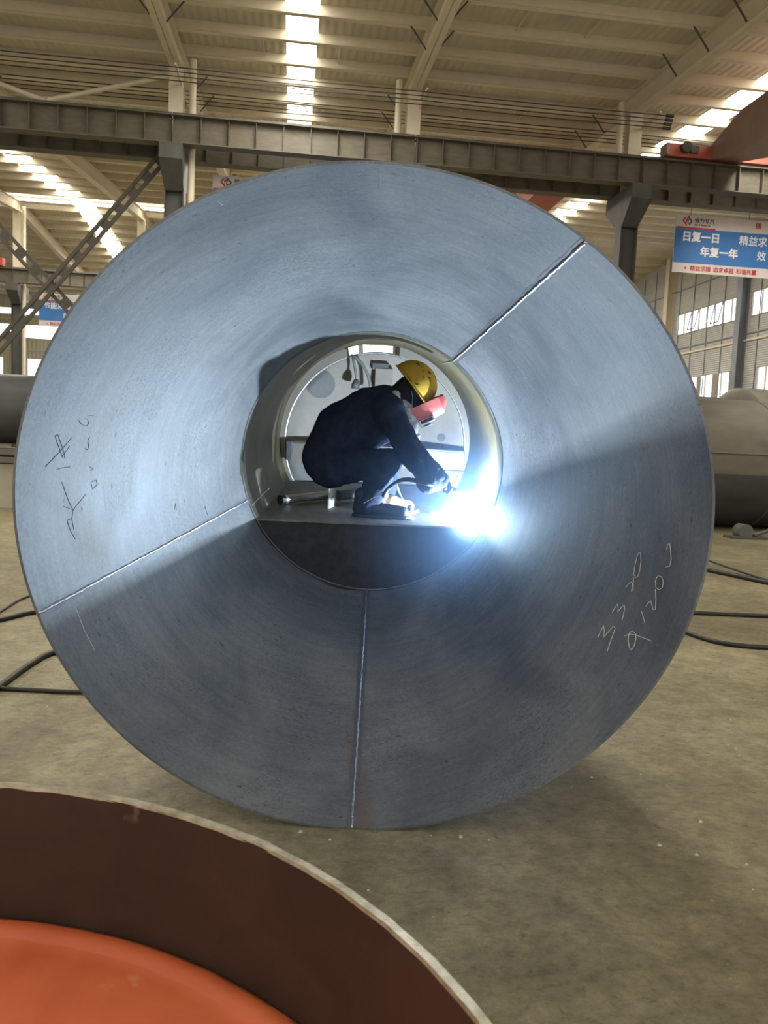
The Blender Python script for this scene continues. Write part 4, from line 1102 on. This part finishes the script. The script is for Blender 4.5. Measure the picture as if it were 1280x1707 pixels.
# ================================================================== CABLES AND CHIPS ON THE FLOOR
def cable(pts, r, label, name='cable', mat='rubber'):
    dense = []
    for a, b in zip(pts[:-1], pts[1:]):
        k = max(1, int(math.hypot(b[0]-a[0], b[1]-a[1])/.45))
        dense += [(a[0]+(b[0]-a[0])*i/k, a[1]+(b[1]-a[1])*i/k) for i in range(k)]
    dense.append(pts[-1])
    P = spline([V3([p[0], p[1], r]) for p in dense], 6)
    o = MB().tube(P, r, 10).build(name, mat, smooth=True, loc=(pts[0][0], pts[0][1], 0)); tag(o, label, 'cable'); return o
Z0 = lambda px, py: atZ(px, py, 0)[:2]
cable([(-7, 5.9), Z0(-60, 1044), Z0(0, 1037), Z0(65, 1023), (-.6, 6.85), (1.6, 7.1), Z0(1158, 1025), Z0(1280, 1030), Z0(1400, 1032)], .019, 'thick black cable lying straight across the floor behind the cone')
cable([(-5.5, 3.4), (-3.2, 3.95), Z0(-40, 1170), Z0(0, 1148), Z0(50, 1112), Z0(95, 1090), (-1.2, 5.85), (-.3, 6.35), (1.4, 6.45), Z0(1100, 1040), Z0(1142, 1057), Z0(1200, 1075), Z0(1280, 1083), Z0(1380, 1082)], .019, 'thick black cable curving out from under the cone nearest the viewer')
cable([(-5, 4.7), (-3, 4.75), Z0(-40, 1149), Z0(0, 1151), Z0(60, 1154), Z0(138, 1157), Z0(200, 1150)], .013, 'thin black cable lying flat at the lower left of the cone')
cable([(-6, 5.2), Z0(-30, 1046), Z0(0, 1022), Z0(58, 993), (-1.2, 8.1)], .010, 'thin dark cable slanting up to the left rim of the cone')
cable([(4.6, 12.4), (5.25, 10.9), Z0(1182, 954), Z0(1230, 964), Z0(1280, 975), Z0(1360, 990)], .030, 'thick black hose lying right of the cone below the dark tank')
cable([(6.4, 13.2), (6.2, 11.8), Z0(1185, 937), Z0(1230, 953), Z0(1280, 969), Z0(1360, 995)], .013, 'thin black cable beside the thick hose right of the cone')
m = MB()
for i in range(260):
    x, y = random.uniform(-2.6, 3.4), random.uniform(2.3, 6.4)
    if i < 50: x, y = random.uniform(-1.6, -1.1), random.uniform(4.3, 5.4)
    s = random.uniform(.003, .009)
    m.hexa([(x-s, y-s*.7, 0), (x+s, y-s*.6, 0), (x+s*.8, y+s*.8, 0), (x-s, y+s*.6, 0), (x-s*.6, y-s*.4, s*.9), (x+s*.6, y-s*.5, s*.8), (x+s*.5, y+s*.5, s*.8), (x-s*.6, y+s*.4, s*.9)])
o = m.build('floor_debris', 'debris'); tag(o, 'scattered pale chips and grit on the concrete floor', 'debris'); o['kind'] = 'stuff'

# ================================================================== LIGHT AND CAMERA
wd = bpy.data.worlds.new('World'); SC.world = wd; wd.use_nodes = True
bg = wd.node_tree.nodes['Background']; bg.inputs[0].default_value = (1.0, .94, .83, 1); bg.inputs[1].default_value = 1.25
def skylight_lamp(x, y, z, sx_, sy_, e):
    l = bpy.data.lights.new('skylight_glow', 'AREA'); l.shape = 'RECTANGLE'; l.size = sx_; l.size_y = sy_; l.energy = e; l.color = (1, .95, .82)
    o = bpy.data.objects.new('skylight_glow', l); COL.objects.link(o); o.location = (x, y, z)
for s in STRIPS:
    for ya, yb in ((2, 20), (23, 42), (45, 63)):
        yc = (ya+yb)/2
        skylight_lamp((sx(s, yc, 0)+sx(s, yc, 1))/2, yc, zroof(yc)-.28, .7, yb-ya, 1500)
cd = bpy.data.cameras.new('camera'); cam = bpy.data.objects.new('camera', cd); COL.objects.link(cam)
cd.sensor_fit = 'VERTICAL'; cd.sensor_height = 36; cd.lens = F/1707*36; cd.clip_start = .02; cd.clip_end = 300
Mx = Matrix([[CX[0], CU[0], -CF[0], 0], [CX[1], CU[1], -CF[1], 0], [CX[2], CU[2], -CF[2], H], [0, 0, 0, 1]])
cam.matrix_world = Mx
cd.dof.use_dof = True; cd.dof.focus_distance = 4.6; cd.dof.aperture_fstop = 7.0
SC.camera = cam
SC.view_settings.view_transform = 'Standard'; SC.view_settings.look = 'None'; SC.view_settings.exposure = 0; SC.view_settings.gamma = 1
SC.view_settings.use_curve_mapping = False
